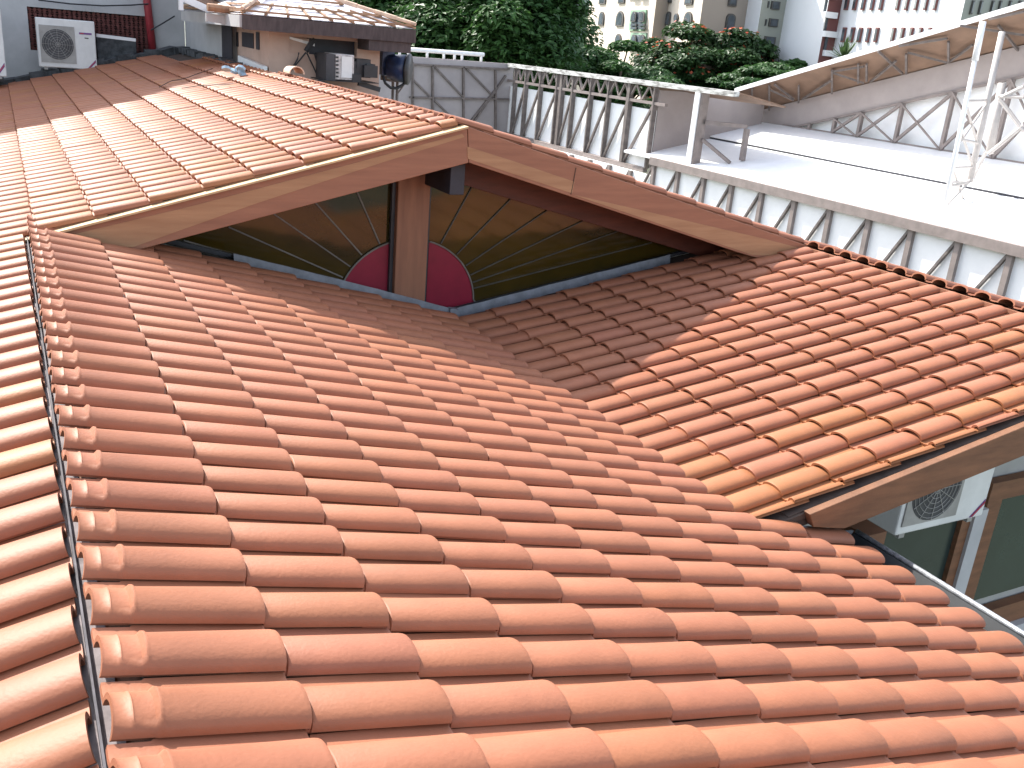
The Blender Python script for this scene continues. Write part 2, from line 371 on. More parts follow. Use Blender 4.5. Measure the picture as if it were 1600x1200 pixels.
# light coloured top lath of the boards
MB().prism([(2.87, YF-.075, -.568), (.03, YF-.075, -1.318), (.03, YF-.075, -1.331), (2.87, YF-.075, -.581)], (0, .10, 0)).build('verge_lath', mat('pale_lath', (.5, .33, .17), var=.15), house)
def lite(pxs, y=YF-.043):
    q = [atY(a, b, y) for a, b in pxs]; MB().prism([(v[0], y, v[2]) for v in q][::-1], (0, .0029, 0)).build('board_lamination', M['wood_light'], house)
lite([(722, 209), (726, 214), (600, 253), (400, 318), (208, 386), (152, 386), (80, 381), (45, 383), (300, 322), (550, 256)][::-1])
lite([(730, 229), (800, 251), (898, 284), (894, 302), (800, 271), (731, 248)])
lite([(895, 304), (1000, 328), (1120, 356), (1190, 372), (1274, 394), (1235, 401), (1175, 398), (1040, 353)])
MB().bar(atY(900, 262, YF-.042), atY(892, 304, YF-.042), .006, .004).build('board_joint', M['felt'], house)
# underside of the overhang
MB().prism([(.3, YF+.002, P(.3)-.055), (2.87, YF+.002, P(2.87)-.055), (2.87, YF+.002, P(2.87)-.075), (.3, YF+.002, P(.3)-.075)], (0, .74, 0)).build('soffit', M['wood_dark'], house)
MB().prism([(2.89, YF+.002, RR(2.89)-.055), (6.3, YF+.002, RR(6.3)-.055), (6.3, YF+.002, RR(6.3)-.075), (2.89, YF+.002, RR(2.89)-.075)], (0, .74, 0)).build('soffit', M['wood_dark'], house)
# ridge beam, gable post, inner rafters
MB().box((2.815, YF+.06, -1.068), (2.93, YW-.03, -.70)).build('ridge_beam', M['beam_and_shadow'], house, bevel=.005)
MB().box((2.60, YW-.10, -2.10), (2.865, YW-.015, -.75)).build('post', M['wood_vert'], house, bevel=.008)
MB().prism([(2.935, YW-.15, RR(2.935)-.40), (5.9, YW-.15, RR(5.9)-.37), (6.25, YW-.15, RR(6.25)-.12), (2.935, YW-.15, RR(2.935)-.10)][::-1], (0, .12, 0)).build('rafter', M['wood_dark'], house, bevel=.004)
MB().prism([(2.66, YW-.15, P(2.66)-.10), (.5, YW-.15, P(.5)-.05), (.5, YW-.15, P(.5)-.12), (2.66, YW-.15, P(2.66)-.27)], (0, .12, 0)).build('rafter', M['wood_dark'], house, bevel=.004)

# the sunburst window: a kite shaped opening in the gable wall
win = MB().prism([(.2, YW, A(.2)), (XR, YW, P(XR)-.09), (XB-.1, YW, RR(XB-.1)-.06), (XV, YW, A(XV)+.02)][::-1], (0, .02, 0)).build('gable_window', M['glass_amber'], house)
CX, CZ, CR = 2.748, -2.055, .545
def inside(x, z):   # above the flashing line
    return z > (A(x) if x < XV else B(x)) + .04
arc = []
for i in range(73):
    t = math.pi * (-.15 + 1.3 * i / 72); x = CX + CR * 1.08 * math.cos(t); z = CZ + CR * math.sin(t)
    if inside(x, z): arc.append((x, z))
def sector(x0, x1, name):
    top = [(x, z) for x, z in arc if x0 <= x <= x1]
    top.sort(key=lambda p: p[0])
    zl = lambda x: (A(x) if x < XV else B(x)) + .03
    zt = lambda x: CZ + CR * math.sqrt(max(0, 1 - ((x - CX) / (CR * 1.08)) ** 2))
    xs = [x for x, _ in top]
    xs = [max(x0, xs[0])] + xs if xs[0] > x0 + .01 else [x0] + xs
    xs = xs + [x1] if x1 - xs[-1] < .06 else xs
    up_ = [(x, zt(x)) for x in xs]; lo = [(x, zl(x)) for x in xs[::-1]]
    if XV > xs[0] and XV < xs[-1]: lo = sorted(lo + [(XV, zl(XV))], key=lambda p: -p[0])
    poly = [(x, YW-.012, z) for x, z in up_ + lo]
    MB().prism(poly, (0, .008, 0)).build(name, M['glass_red'], house)
    e = MB()
    for (xa, za), (xb, zb) in zip(up_[:-1], up_[1:]): e.bar((xa, YW-.016, za), (xb, YW-.016, zb), .012, .012)
    e.build('lead_strip', M['lead'], house)
sector(2.165, 2.575, 'red_pane'); sector(2.895, 3.36, 'red_pane')
zlow = lambda x: (A(x) if x < XV else B(x)) + .06
for (x, z) in [(2.347, -1.157), (2.028, -1.249), (1.712, -1.33), (1.382, -1.424), (1.063, -1.515), (.85, -1.50), (3.335, -1.10), (3.708, -1.2), (4.075, -1.3), (4.472, -1.39), (4.836, -1.5), (5.2, -1.62)]:
    x *= .981; z *= .981
    d = Vector((x - CX, 0, z - CZ)); t = CR * 1.03 / math.hypot(d.x / 1.08, d.z); p = Vector((CX, YW-.006, CZ)) + d * t
    if p.z < zlow(p.x): p = Vector((CX, YW-.006, CZ)) + d * (t * 1.25)
    MB().bar(p, (x, YW-.006, z), .011, .010).build('lead_strip', M['lead'] if x < CX else M['lead_dk'], house)
# dark frame strips each side of the post and along the sill
MB().box((2.572, YW-.05, -2.02), (2.599, YW-.012, -.95)).build('window_frame', M['frame_dark'], house)
MB().box((2.866, YW-.05, -2.08), (2.893, YW-.012, -.95)).build('window_frame', M['frame_dark'], house)
MB().prism([(.7, YW-.05, A(.7)+.02), (2.57, YW-.05, A(2.57)+.02), (2.57, YW-.05, A(2.57)+.055), (.7, YW-.05, A(.7)+.05)], (0, .038, 0)).build('window_frame', M['frame_dark'], house)
MB().prism([(3.137, YW-.05, B(3.137)+.015), (5.6, YW-.05, B(5.6)+.015), (5.6, YW-.05, B(5.6)+.04), (3.137, YW-.05, B(3.137)+.045)], (0, .038, 0)).build('window_frame', M['frame_dark'], house)
# zinc flashings along the sill
def flash(x0, x1, f, y, name='sill_flashing', h0=.02, h1=.095):
    m = MB(); n = 14
    for i in range(n):
        a = x0 + (x1-x0)*i/n; b = x0 + (x1-x0)*(i+1)/n; ja = .006*math.sin(i*2.3); jb = .006*math.sin((i+1)*2.3)
        m.add([(a, y+ja, f(a)+h0), (b, y+jb, f(b)+h0), (b, y+jb+.012, f(b)+h1), (a, y+ja+.012, f(a)+h1), (a, YW-.052, f(a)+.03), (b, YW-.052, f(b)+.03)], [(0,1,2,3), (3,2,5,4)])
    o = m.build(name, M['zinc'], house); md = o.modifiers.new('s', 'SOLIDIFY'); md.thickness = .004; return o
flash(1.35, 3.045, A, 6.63, h0=.0, h1=.082); flash(3.055, 5.22, B, 6.66, h0=.0, h1=.08)
MB().prism([(3.03, 6.615, A(3.03)-.02), (3.16, 6.615, B(3.16)+.0), (3.12, 6.615, B(3.12)+.085), (3.05, 6.615, A(3.05)+.085)], (0, .06, 0)).build('flashing_corner', M['zinc'], house)

# valley gutter, eave gutter
MB().add([(2.96, 3.0, A(2.96)-.02), (XV+.04, 3.0, -2.20), (3.30, 3.0, B(3.30)-.02), (2.96, 6.9, A(2.96)-.02), (XV+.04, 6.9, -2.20), (3.30, 6.9, B(3.30)-.02)], [(0,1,4,3), (1,2,5,4)]).build('valley_flashing', M['zinc'], house)
MB().prism([(3.32, 2.90, -2.235), (3.70, 2.90, -2.325), (3.73, 2.985, -2.30), (3.34, 2.985, -2.17)], (0, 0, .012)).build('flashing_apron', mat('pale_apron', (.30, .31, .36), rough=.5, var=.1), house)
g = MB(); YG0, YG1 = -.3, 3.02
prof = [(3.66, -2.300), (3.665, -2.40), (3.81, -2.415), (3.865, -2.325), (3.85, -2.325), (3.80, -2.403), (3.677, -2.39), (3.672, -2.300)]
g.prism([(x, YG0, z) for x, z in prof], (0, YG1 - YG0, 0)); g.build('eave_gutter', M['gutter'], house)
MB().tube([(3.872, YG0, -2.318), (3.872, 1.5, -2.316), (3.872, YG1, -2.315)], .013, 8).build('gutter_lip', M['pipe'], house, smooth=True)
MB().prism([(3.66, YG1, -2.29), (3.665, YG1, -2.40), (3.79, YG1, -2.405), (3.85, YG1, -2.31)], (0, .012, 0)).build('gutter_end', M['pipe'], house)
MB().box((3.50, -.3, -2.62), (3.655, 2.9, -2.37)).build('eave_board', M['wood_brown'], house)
# verge board of slope B
board([(3.386, -2.085), (4.95, -1.797), (6.36, -1.540), (6.40, -1.79), (5.05, -1.986), (3.66, -2.215), (3.43, -2.165)][::-1][::-1], 2.93, .045, 'barge_board', M['wood_brown'])
MB().prism([(3.30, 2.985, B(3.30)-.006), (6.3, 2.985, B(6.3)-.006), (6.3, 2.985, B(6.3)-.10), (3.30, 2.985, B(3.30)-.10)], (0, .12, 0)).build('batten', M['felt'], house)
# courtyard walls under slope B and beneath slope A
cw = MB(); cw.box((3.9, 3.75, -7.5), (9.0, 3.9, -2.95)); cw.prism([(3.9, 3.75, -2.95), (9.0, 3.75, -2.95), (9.0, 3.75, RR(9.0)-.14), (6.36, 3.75, RR(6.36)-.14), (3.9, 3.75, B(3.9)-.14)], (0, .15, 0))
cw.build('wall', M['plaster_court'], house)
MB().box((-2.8, -.3, -7.5), (-2.6, 17.6, P(-2.8)-.15)).build('wall', M['plaster'], house)
MB().box((3.3, -.3, -7.5), (3.45, 3.7, -2.35)).build('wall', M['plaster_court'], house)
MB().box((8.3, 3.1, -7.5), (8.45, 11.2, -2.25)).build('wall', M['plaster'], house)
MB().box((-2.6, 17.4, -7.5), (2.8, 17.6, -2.1)).build('wall', M['plaster'], house)
MB().box((2.9, 11.1, -7.5), (8.3, 11.3, -2.25)).build('wall', M['plaster'], house)

# glazed doors with wooden frames in the courtyard wall
YD = 3.72
def dpt(px, py, Y=YD): v = atY(px, py, Y); return (v[0], Y, v[2])
def dquad(pp, name, m, d=.03, Y=YD):
    return MB().prism([dpt(*p, Y) for p in pp][::-1], (0, d, 0)).build(name, m, house)
xa = dpt(1540, 800)[0]
zT = dpt(1560, 770)[2]; zBt = dpt(1540, 930)[2]
MB().box((xa+.04, 3.70, zBt), (xa+3.2, 3.745, zT-.02)).build('glass_pane', M['glass_teal'], house)
MB().box((xa-.1, 3.66, zT-.02), (xa+3.2, 3.735, zT+.13)).build('door_frame', M['wood_brown'], house)
MB().box((xa-.10, 3.66, zBt-.1), (xa+.06, 3.735, zT-.021)).build('door_frame', M['wood_brown'], house)
MB().box((xa-.1, 3.655, zBt-.28), (xa+3.2, 3.735, zBt-.101)).build('door_frame', M['wood_brown'], house)
MB().box((xa-.235, 3.64, -7.4), (xa-.101, 3.735, zT-.06)).build('pillar', M['plaster'], house)
MB().box((xa-.33, 3.665, -7.4), (xa-.236, 3.735, zT-.02)).build('door_frame', M['wood_brown'], house)
MB().box((xa-1.25, 3.70, -4.9), (xa-.331, 3.742, zT-.03)).build('glass_pane', M['glass_teal'], house)
MB().box((xa-.1, 3.60, zBt-.40), (xa+3.2, 3.74, zBt-.281)).build('door_sill', M['plaster'], house)
MB().box((xa-.1, 3.66, -7.4), (xa+3.2, 3.74, zBt-.401)).build('plinth', M['black'], house)
MB().box((3.92, 2.99, -2.42), (4.08, 3.74, -2.34)).build('bracket_beam', M['wood_brown'], house)
structure(MB().box((3.45, -3, -7.49), (9, 3.7, -7.46)).build('courtyard_floor', M['court_floor']))

# ---------------------------------------------------------------- air conditioners
def ac(name, label, x, y, z, w, h, d, mark=True, group='outdoor air conditioning units'):
    t = thing(name, label, 'air conditioner', (x + w/2, y + d/2, z), group)
    MB().box((x, y, z), (x+w, y+d, z+h)).build('casing', M['ac'], t, bevel=.012)
    g = MB().box((x+.04*w, y-.010, z+.10*h), (x+.64*w, y-.001, z+.86*h)).build('grille', M['ac_grille'], t)
    r = min(.27*w, .36*h)
    MB().disc((x+.34*w, y-.014, z+.48*h), (0, 1, 0), r, .004, 36).build('fan', M['ac_fan'], t)
    rg = MB()
    for i in range(1, 7):
        rr = r * i / 6.5
        pts = [(x+.34*w+rr*math.cos(a*math.pi/14), y-.018, z+.48*h+rr*math.sin(a*math.pi/14)) for a in range(29)]
        rg.tube(pts, .0022, 4)
    for i in range(12):
        a = i*math.pi/6; rg.bar((x+.34*w, y-.018, z+.48*h), (x+.34*w+r*math.cos(a), y-.018, z+.48*h+r*math.sin(a)), .004)
    rg.build('guard', M['ac_grille'], t)
    if mark:
        MB().box((x+.72*w, y-.004, z+.72*h), (x+.94*w, y-.001, z+.76*h)).build('badge', M['purple'], t)
        MB().box((x+.74*w, y-.007, z+.73*h), (x+.80*w, y-.0045, z+.75*h)).build('badge', M['red_mark'], t)
        MB().box((x+.81*w, y-.004, z+.64*h), (x+.88*w, y-.001, z+.66*h)).build('badge', M['black'], t)
        MB().prism([(x+.83*w, y-.004, z+.02*h), (x+.87*w, y-.004, z+.02*h), (x+.98*w, y-.004, z+.15*h), (x+.98*w, y-.004, z+.21*h)], (0, .003, 0)).build('stripe', M['purple'], t)
        MB().prism([(x+.845*w, y-.0075, z+.03*h), (x+.86*w, y-.0075, z+.03*h), (x+.975*w, y-.0075, z+.165*h), (x+.975*w, y-.0075, z+.185*h)], (0, .003, 0)).build('stripe', M['red_mark'], t)
    for sx in (.08, .86): MB().box((x+sx*w, y+.02, z-.04), (x+sx*w+.05, y+d-.02, z-.001)).build('foot', M['ac_grille'], t)
    MB().bar((x+w*.5, y+d*.5, z-.07), (x+w*.5, y+d+.4, z-.07), w*.9, .03).build('bracket', M['frame_dark'], t)
    return t
p = atY(62, 104, 17.6); q = atY(152, 104, 17.6); tt = atY(57, 30, 17.6)
ac('air_conditioner', 'white air conditioner with round fan in front of the red brick lattice', p[0], 17.6, p[2], q[0]-p[0], tt[2]-p[2]+.03, .32)
q2 = atY(11, 120, 17.0); t2 = atY(0, 30, 17.0)
ac('air_conditioner', 'air conditioner cut off by the photo edge at the upper left corner', q2[0]-.86, 17.0, q2[2], .86, .98, .32)
p = atY(1398, 838, 3.42); q = atY(1535, 805, 3.42)
ac('air_conditioner', 'white air conditioner low under the brown verge board above the courtyard', p[0], 3.42, p[2], q[0]-p[0], .62, .30)

# ---------------------------------------------------------------- neighbouring white house (upper left)
nh = thing('white_house', 'white plastered house with red brick lattice behind the far roof edge', 'house', (0, 20, -7.5))
Yn = 18.25
l0 = atY(42, 12, Yn); l1 = atY(46, 76, Yn); l2 = atY(235, 22, Yn)
xl, xr_, zt_, zb_ = l0[0], 2.42, l0[2]+.02, l1[2]-.02
m = MB(); m.box((-6, Yn, -7.5), (xl, Yn+.2, 3.2)); m.prism([(xl, Yn, zt_), (xr_, Yn, zt_), (xr_, Yn, 3.6), (1.04, Yn, 4.73), (-.6, Yn, 5.7), (xl-.0, Yn, 5.2)][:3]+[(1.04, Yn, 4.73), (xl, Yn, 5.1)], (0, .2, 0)); m.prism([(-6, Yn+.01, 3.2), (xl, Yn+.01, 3.2), (xl, Yn+.01, 5.1), (-.6, Yn+.01, 5.7), (-1.9, Yn+.01, 5.87), (-6, Yn+.01, 6.2)], (0, .18, 0)); m.box((xl, Yn, -7.5), (xr_, Yn+.2, zb_)); m.box((xr_, Yn, -7.5), (2.95, Yn+.2, 3.2))
m.build('wall', M['plaster'], nh)
lb = MB(); nx, nz = 26, 9
lat = MB()
MB().box((xl-.01, Yn+.12, zb_-.01), (xr_+.01, Yn+.16, zt_+.01)).build('lattice_back', M['brickhole'], nh)
cw_, ch_ = (xr_-xl)/nx, (zt_-zb_)/nz
for i in range(nx):
    for j in range(nz):
        x = xl+i*cw_; z = zb_+j*ch_
        if (i+j) % 2: lat.bar((x, Yn+.05, z), (x+cw_, Yn+.05, z+ch_), .05, .022, up=(0, 1, 0))
        else: lat.bar((x+cw_, Yn+.05, z), (x, Yn+.05, z+ch_), .05, .022, up=(0, 1, 0))
for j in range(0, nz+1, 1): lat.box((xl, Yn+.03, zb_+j*ch_-.006), (xr_, Yn+.1, zb_+j*ch_+.006))
lat.build('brick_lattice', M['brickred'], nh)
pp = atY(228, 0, Yn-.1); pq = atY(240, 75, Yn-.1)
MB().tube([(pp[0], Yn-.08, 2.0), (pp[0]+.02, Yn-.08, pp[2]), (pq[0], Yn-.08, pq[2]-.25)], .065, 10).build('downpipe', M['redpipe'], nh, smooth=True)
# side wall running along the ridge
MB().box((2.96, 14.4, -7.5), (3.12, 18.24, 1.1)).build('wall', M['plaster'], nh)
MB().box((2.955, 14.36, -.02+.0), (3.13, 14.399, 1.1)).build('wall', M['plaster'], nh)
a_ = atY(335, 52, 14.6)
MB().box((2.945, 14.3, -1.0), (2.958, 15.0, -.05)).build('doorway', M['beam_and_shadow'], nh)
# gable roof end with pale edges, seen from below
def qd(pts, name, m_, par, d=(0, 0, .06)): return MB().prism([tuple(v) for v in pts], d).build(name, m_, par)
r0, r1, r2, r3 = atY(225, -30, 14.2), atY(337, 20, 14.2), atY(382, 14, 16.6), atY(300, -25, 18.0)
qd([r0, r1, r2, r3], 'roof', M['wood_brown'], nh)
MB().bar(r0, r1, .05, .09).build('roof_edge', M['white_pole'], nh); MB().bar(r3, r2, .05, .09).build('roof_edge', M['white_pole'], nh)
e0, e1 = atY(283, 4, 14.15), atY(284, 16, 14.15)
MB().box((e0[0]-.03, 14.1, e1[2]), (e0[0]+.02, 14.2, e0[2]+.05)).build('roof_bracket', M['white_pole'], nh)
# weathered ledge / flashing between far roof edge and the house
lg = MB()
for i in range(26):
    x0 = -2.9 + i * .222
    z = P(min(x0, 2.7)); lg.bar((x0, 17.78 + rnd.uniform(-.05, .05), z + .06 + rnd.uniform(-.02, .04)), (x0 + .26, 17.78 + rnd.uniform(-.05, .05), P(min(x0+.26, 2.7)) + .06 + rnd.uniform(-.02, .04)), .26, .12)
lg.build('felt_flashing', M['rubble'], house)
lg = MB()
for i in range(22):
    y0 = 13.2 + i * .2; lg.bar((2.83 + rnd.uniform(-.03, .03), y0, -.58 + rnd.uniform(-.02, .03)), (2.83, y0 + .24, -.58 + rnd.uniform(-.02, .03)), .18, .08)
lg.build('felt_flashing', M['rubble'], house)
sp = atY(150, 55, 17.9); sq = atY(206, 62, 17.9)
MB().box((sp[0], 17.8, sp[2]-.55), (sq[0]+.05, 18.15, sp[2]-.03)).build('wall_niche_block', M['rubble'], nh)
MB().bar((sp[0], 17.85, sp[2]), (sq[0]+.05, 17.85, sq[2]), .12, .05).build('ledge', M['white_pole'], nh)
cb = [atY(x, y, 18.1) for x, y in [(60, 0), (110, 6), (160, 9), (205, 8), (232, 6)]]
tag(MB().tube(cb, .012, 5).build('cable', M['cable']), 'thin black cable sagging across the top of the white wall', 'cable')
cb = [atY(x, y, 18.0) for x, y in [(236, 47), (255, 36), (273, 25)]]
tag(MB().tube(cb, .012, 5).build('cable', M['cable']), 'short dark wire slanting up the white wall beside the red pipe', 'cable')
# dark sticks/wire lying on tiles
def onP(px, py, h=.09): r = ray(px, py); return r * (zP + h) / (r[2] - sP * r[0])
st = [onP(x, y) for x, y in [(249, 136), (262, 129), (268, 126), (283, 124), (296, 120), (312, 114), (332, 107)]]
tag(MB().tube(st, .0045, 5).build('twig', M['cable']), 'crooked dark twig lying on shaded roof tiles near the white house', 'twig')
st = [onP(x, y) for x, y in [(284, 138), (310, 134), (340, 132), (365, 131)]]
tag(MB().tube(st, .004, 5).build('cable', M['cable']), 'dark wire lying on the tiles below the twig', 'cable')
bag = MB(); c0 = onP(364, 112, .12)
for i in range(5):
    c = Vector(c0) + Vector((rnd.uniform(-.1, .1), rnd.uniform(-.08, .08), rnd.uniform(-.02, .04)))
    bag.disc(c, (rnd.uniform(-1, 1), rnd.uniform(-1, 1), 1), .055, .03, 7)
tag(bag.build('plastic_bag', M['plastic_bag']), 'crumpled pale blue plastic lying at the ridge near the doorway', 'plastic bag')

# ---------------------------------------------------------------- pink hut with unfinished foil roof
hut = thing('pink_hut', 'pink plastered hut with battened silver foil roof and dark fascia', 'building', (3.8, 13.5, -7.5))
Yh = 12.5
hx0 = 3.03; hx1 = atY(593, 100, Yh)[0]; ztop = .02
ow = [atY(452, 57, Yh), atY(452, 80, Yh), atY(558, 65, Yh), atY(508, 84, Yh)]
wx0, wx1, wz1, wz0 = ow[0][0], ow[2][0], ow[0][2], ow[1][2]-.02
m = MB(); m.box((hx0, Yh, -7.5), (wx0, Yh+.15, ztop)); m.box((wx0, Yh, wz1), (wx1, Yh+.15, ztop)); m.box((wx0, Yh, -7.5), (wx1, Yh+.15, wz0)); m.box((wx1, Yh, -7.5), (hx1, Yh+.15, ztop))
m.box((hx1-.15, Yh+.15, -7.5), (hx1, 15.8, ztop)); m.box((hx0, Yh+.15, -7.5), (hx0+.15, 14.35, ztop)); m.box((hx0, 15.65, -7.5), (hx1-.15, 15.8, ztop))
m.build('wall', M['pink'], hut)
sp_x = atY(490, 60, Yh)[0]
MB().box((wx0, Yh+.03, wz0), (sp_x-.05, Yh+.07, wz1-.01)).build('shutter', M['pink'], hut)
MB().prism([(wx0+.01, Yh+.02, wz1-.03), (sp_x+.02, Yh+.02, wz0+.10), (sp_x+.02, Yh+.02, wz0+.14), (wx0+.01, Yh+.02, wz1-.0)], (0, .008, 0)).build('trim', M['white_pole'], hut)
MB().box((sp_x-.05, Yh+.10, wz0), (wx1, Yh+.14, wz1)).build('window_opening', M['beam_and_shadow'], hut)
# openings in the narrow left side
for (pa, pb) in [((379, 50), (397, 76)), ((370, 50), (373, 73)), ((401, 50), (406, 78))]:
    ya = hx0 / (atY(*pa, 1)[0]); yb = hx0 / (atY(*pb, 1)[0]); za = atX(*pa, hx0)[2]; zb = atX(*pb, hx0)[2]
    MB().box((hx0-.012, min(ya, yb), zb), (hx0-.001, max(ya, yb), za)).build('window_opening', M['beam_and_shadow'], hut)
a = atX(375, 93, hx0-.05); b = atX(414, 108, hx0-.05)
MB().bar((hx0-.05, a[1], a[2]), (hx0-.05, b[1], b[2]-.02), .06, .11).build('ledge', M['white_pole'], hut)
# roof
Ye = 12.05
E0, E1 = atY(378, 24, Ye), atY(649, 46, Ye)
E0 = Vector(E0); E1 = Vector(E1); zE = (E0.z + E1.z) / 2 + .01
ex0, ex1 = E0.x, E1.x; yb_ = 16.2; dep = yb_ - Ye
ap0 = Vector((ex0 + 1.15, Ye + 2.0, zE + .50)); ap1 = Vector((ex1 - 1.7, Ye + 2.0, zE + .50))
C = [Vector((ex0, Ye, zE)), Vector((ex1, Ye, zE)), Vector((ex1, yb_, zE)), Vector((ex0, yb_, zE))]
MB().add([*C, ap0, ap1], [(0, 1, 5, 4), (1, 2, 5), (2, 3, 4, 5), (3, 0, 4), (3, 2, 1, 0)]).build('roof', M['foil'], hut)
bt = MB(); n_up = Vector((0, 0, .03))
for f in (.02, .2, .42, .66, .9):
    a = C[0].lerp(ap0, f) + n_up; b = C[1].lerp(ap1, f) + n_up
    bt.bar(a, b, .035, .025); bt.bar(C[3].lerp(ap0, f) + n_up, a, .05, .03); bt.bar(b, C[2].lerp(ap1, f) + n_up, .05, .03)
for i in range(9):
    f = i / 8; a = C[0].lerp(C[1], f); b = ap0.lerp(ap1, f)
    bt.bar(a + Vector((0, 0, .012)), a.lerp(b, .3) + Vector((0, 0, .012)), .03, .02)
bt.build('batten', M['batten'], hut)
hp = MB()
for a, b in ((C[0], ap0), (C[1], ap1), (ap0, ap1), (C[3], ap0), (C[2], ap1)):
    a = a + Vector((0, 0, .06)); b = b + Vector((0, 0, .06)); n = max(3, int((b - a).length / .28))
    for i in range(n):
        hp.tube([a.lerp(b, i / n), a.lerp(b, (i + 1.08) / n)], .024 + .005 * (i % 2), 8)
hp.build('hip_tile', mat('pale_old_tile', (.5, .35, .25), var=.25, scale=8), hut)
fb = MB(); fb.box((ex0, Ye-.03, zE-.17), (ex1, Ye, zE-.01)); fb.box((ex1-.03, Ye, zE-.17), (ex1, yb_, zE-.012)); fb.build('fascia', M['fasciadark'], hut)
MB().box((ex0-.03, Ye, zE-.15), (ex0, yb_, zE-.012)).build('fascia', M['plaster'], hut)
MB().box((ex1-.62, Ye+.0, zE-.30), (ex1-.05, Ye+.5, zE-.171)).build('eave_block', M['fasciadark'], hut)
# lean-to eave piece to the left
l0_ = Vector(atY(322, 20, 12.9)); l1_ = Vector(atY(376, 28, 12.9))
MB().prism([l0_, l1_, l1_ + Vector((0, 0, -.10)), l0_ + Vector((0, 0, -.10))], (0, .05, 0)).build('fascia', M['plaster'], hut)
MB().prism([l0_ + Vector((0, -.05, .02)), l1_ + Vector((0, -.05, .02)), l1_ + Vector((.4, 1.6, .16)), l0_ + Vector((.6, 1.6, .16))], (0, 0, .04)).build('roof', M['foil'], hut)
tt_ = MB()
for i in range(5):
    a = l0_.lerp(l1_, i / 5) + Vector((0, -.1, .07)); tt_.tube([a, a + Vector((.18, .02, 0))], .045, 7)
tt_.build('hip_tile', M['batten'], hut)

# equipment on the hut
def box_between(pa, pb, Y, d, name, m_, par, bevel=.0):
    a = atY(*pa, Y); b = atY(*pb, Y)
    return MB().box((min(a[0], b[0]), Y, min(a[2], b[2])), (max(a[0], b[0]), Y + d, max(a[2], b[2]))).build(name, m_, par, bevel=bevel)
eq = thing('air_conditioner', 'old open air conditioner on a black bracket in front of the pink wall', 'air conditioner', atY(540, 130, 12.0), None)
box_between((510, 84), (524, 126), 11.95, .45, 'side_panel', M['frame_dark'], eq)
box_between((523, 84), (553, 126), 11.95, .45, 'casing', M['paper'], eq, .01)
box_between((534, 88), (550, 122), 11.94, .005, 'grille', M['ac'], eq)
for i in range(6): box_between((525, 88+i*6), (529, 91+i*6), 11.94, .006, 'louvre', M['black'], eq)
box_between((505, 126), (592, 130), 11.9, .55, 'bracket', M['black'], eq)
bk = MB(); a = Vector(atY(505, 128, 11.95)); b = Vector(atY(480, 158, 12.45)); 
bk.bar(Vector(atY(560, 130, 12.0)), Vector(atY(593, 140, 12.0)), .06); bk.bar(Vector(atY(500, 128, 11.98)), Vector(atY(525, 138, 12.4)), .05)
bk.build('strut', M['black'], eq)
mo = MB()
for i in range(10):
    c = atY(553 + rnd.uniform(2, 30), 98 + rnd.uniform(4, 27), 11.95); s = rnd.uniform(.05, .1)
    mo.box((c[0]-s, 11.9 + rnd.uniform(0, .1), c[2]-s*.8), (c[0]+s, 12.2, c[2]+s*.8))
mo.build('compressor', M['black'], eq)
for pts in ([(467, 82), (465, 92), (450, 118)], [(478, 82), (460, 104), (448, 120)], [(479, 82), (490, 105), (500, 127)], [(491, 82), (496, 100), (503, 126)], [(478, 80), (487, 66), (492, 62)]):
    MB().tube([atY(x, y, 12.4) for x, y in pts], .010 if pts[0] != (478, 80) else .035, 6).build('cable', M['cable'], eq)
hood = thing('ventilation_hood', 'dark blue sheet metal ventilation hood with round mouth at the hut corner', 'ventilation hood', atY(620, 125, 12.8))
a = atY(594, 70, 12.8); b = atY(612, 118, 12.8)
MB().box((a[0], 12.7, b[2]), (b[0], 13.2, a[2])).build('housing', M['blue'], hood, bevel=.01)
p0 = Vector(atY(608, 104, 12.75)); p1 = Vector(atY(636, 108, 12.6))
MB().tube([p0, p0.lerp(p1, .6), p1], .165, 18, .19).build('duct', M['blue'], hood, smooth=True)
MB().tube([p1 + (p1-p0)*.0, p1 + (p1 - p0) * .12], .205, 20).build('mouth', M['black'], hood, smooth=True)
pts = [atY(x, y, 12.6) for x, y in [(598, 118), (602, 130), (610, 137), (620, 138), (630, 132), (635, 124)]]
MB().tube(pts, .02, 8).build('hose', M['black'], hood, smooth=True)
pl = MB(); pl.tube([atY(614, 126, 12.9), Vector(atY(613, 190, 12.9))], .02, 6); pl.tube([atY(621, 126, 12.9), atY(619, 190, 12.9)], .02, 6); pl.tube([atY(637, 124, 12.8), atY(620, 148, 12.8)], .012, 6)
pl.box((atY(606, 120, 12.8)[0], 12.7, atY(606, 127, 12.8)[2]), (atY(632, 120, 12.8)[0], 13.1, atY(606, 119.5, 12.8)[2]))
pl.build('stand', M['steel_dk'], hood)
# loose ridge tile
lt = MB(); a = Vector((2.87, 10.9, -.50)); n = 12
V = []; 
for yy, rr in ((0, .07), (.32, .085)):
    for rr2 in (rr, rr - .012):
        for i in range(n + 1):
            t = math.pi * i / n; V.append(a + Vector((math.cos(t) * rr2 + yy * -.25*0, -yy, math.sin(t) * rr2 * .95)))
Fq = []
r_ = n + 1
for i in range(n): Fq += [(i, i+1, 2*r_+i+1, 2*r_+i), (r_+i, 3*r_+i, 3*r_+i+1, r_+i+1), (2*r_+i, 2*r_+i+1, 3*r_+i+1, 3*r_+i), (i, r_+i, r_+i+1, i+1)]
Fq += [(0, 2*r_, 3*r_, r_), (n, r_+n, 3*r_+n, 2*r_+n)]
lt.add(V, Fq)
o = lt.build('ridge_tile', mat('pale_clay', (.6, .42, .3), var=.12), None, smooth=False); tag(o, 'single loose barrel tile sitting on the ridge in front of the pink hut', 'roof tile')

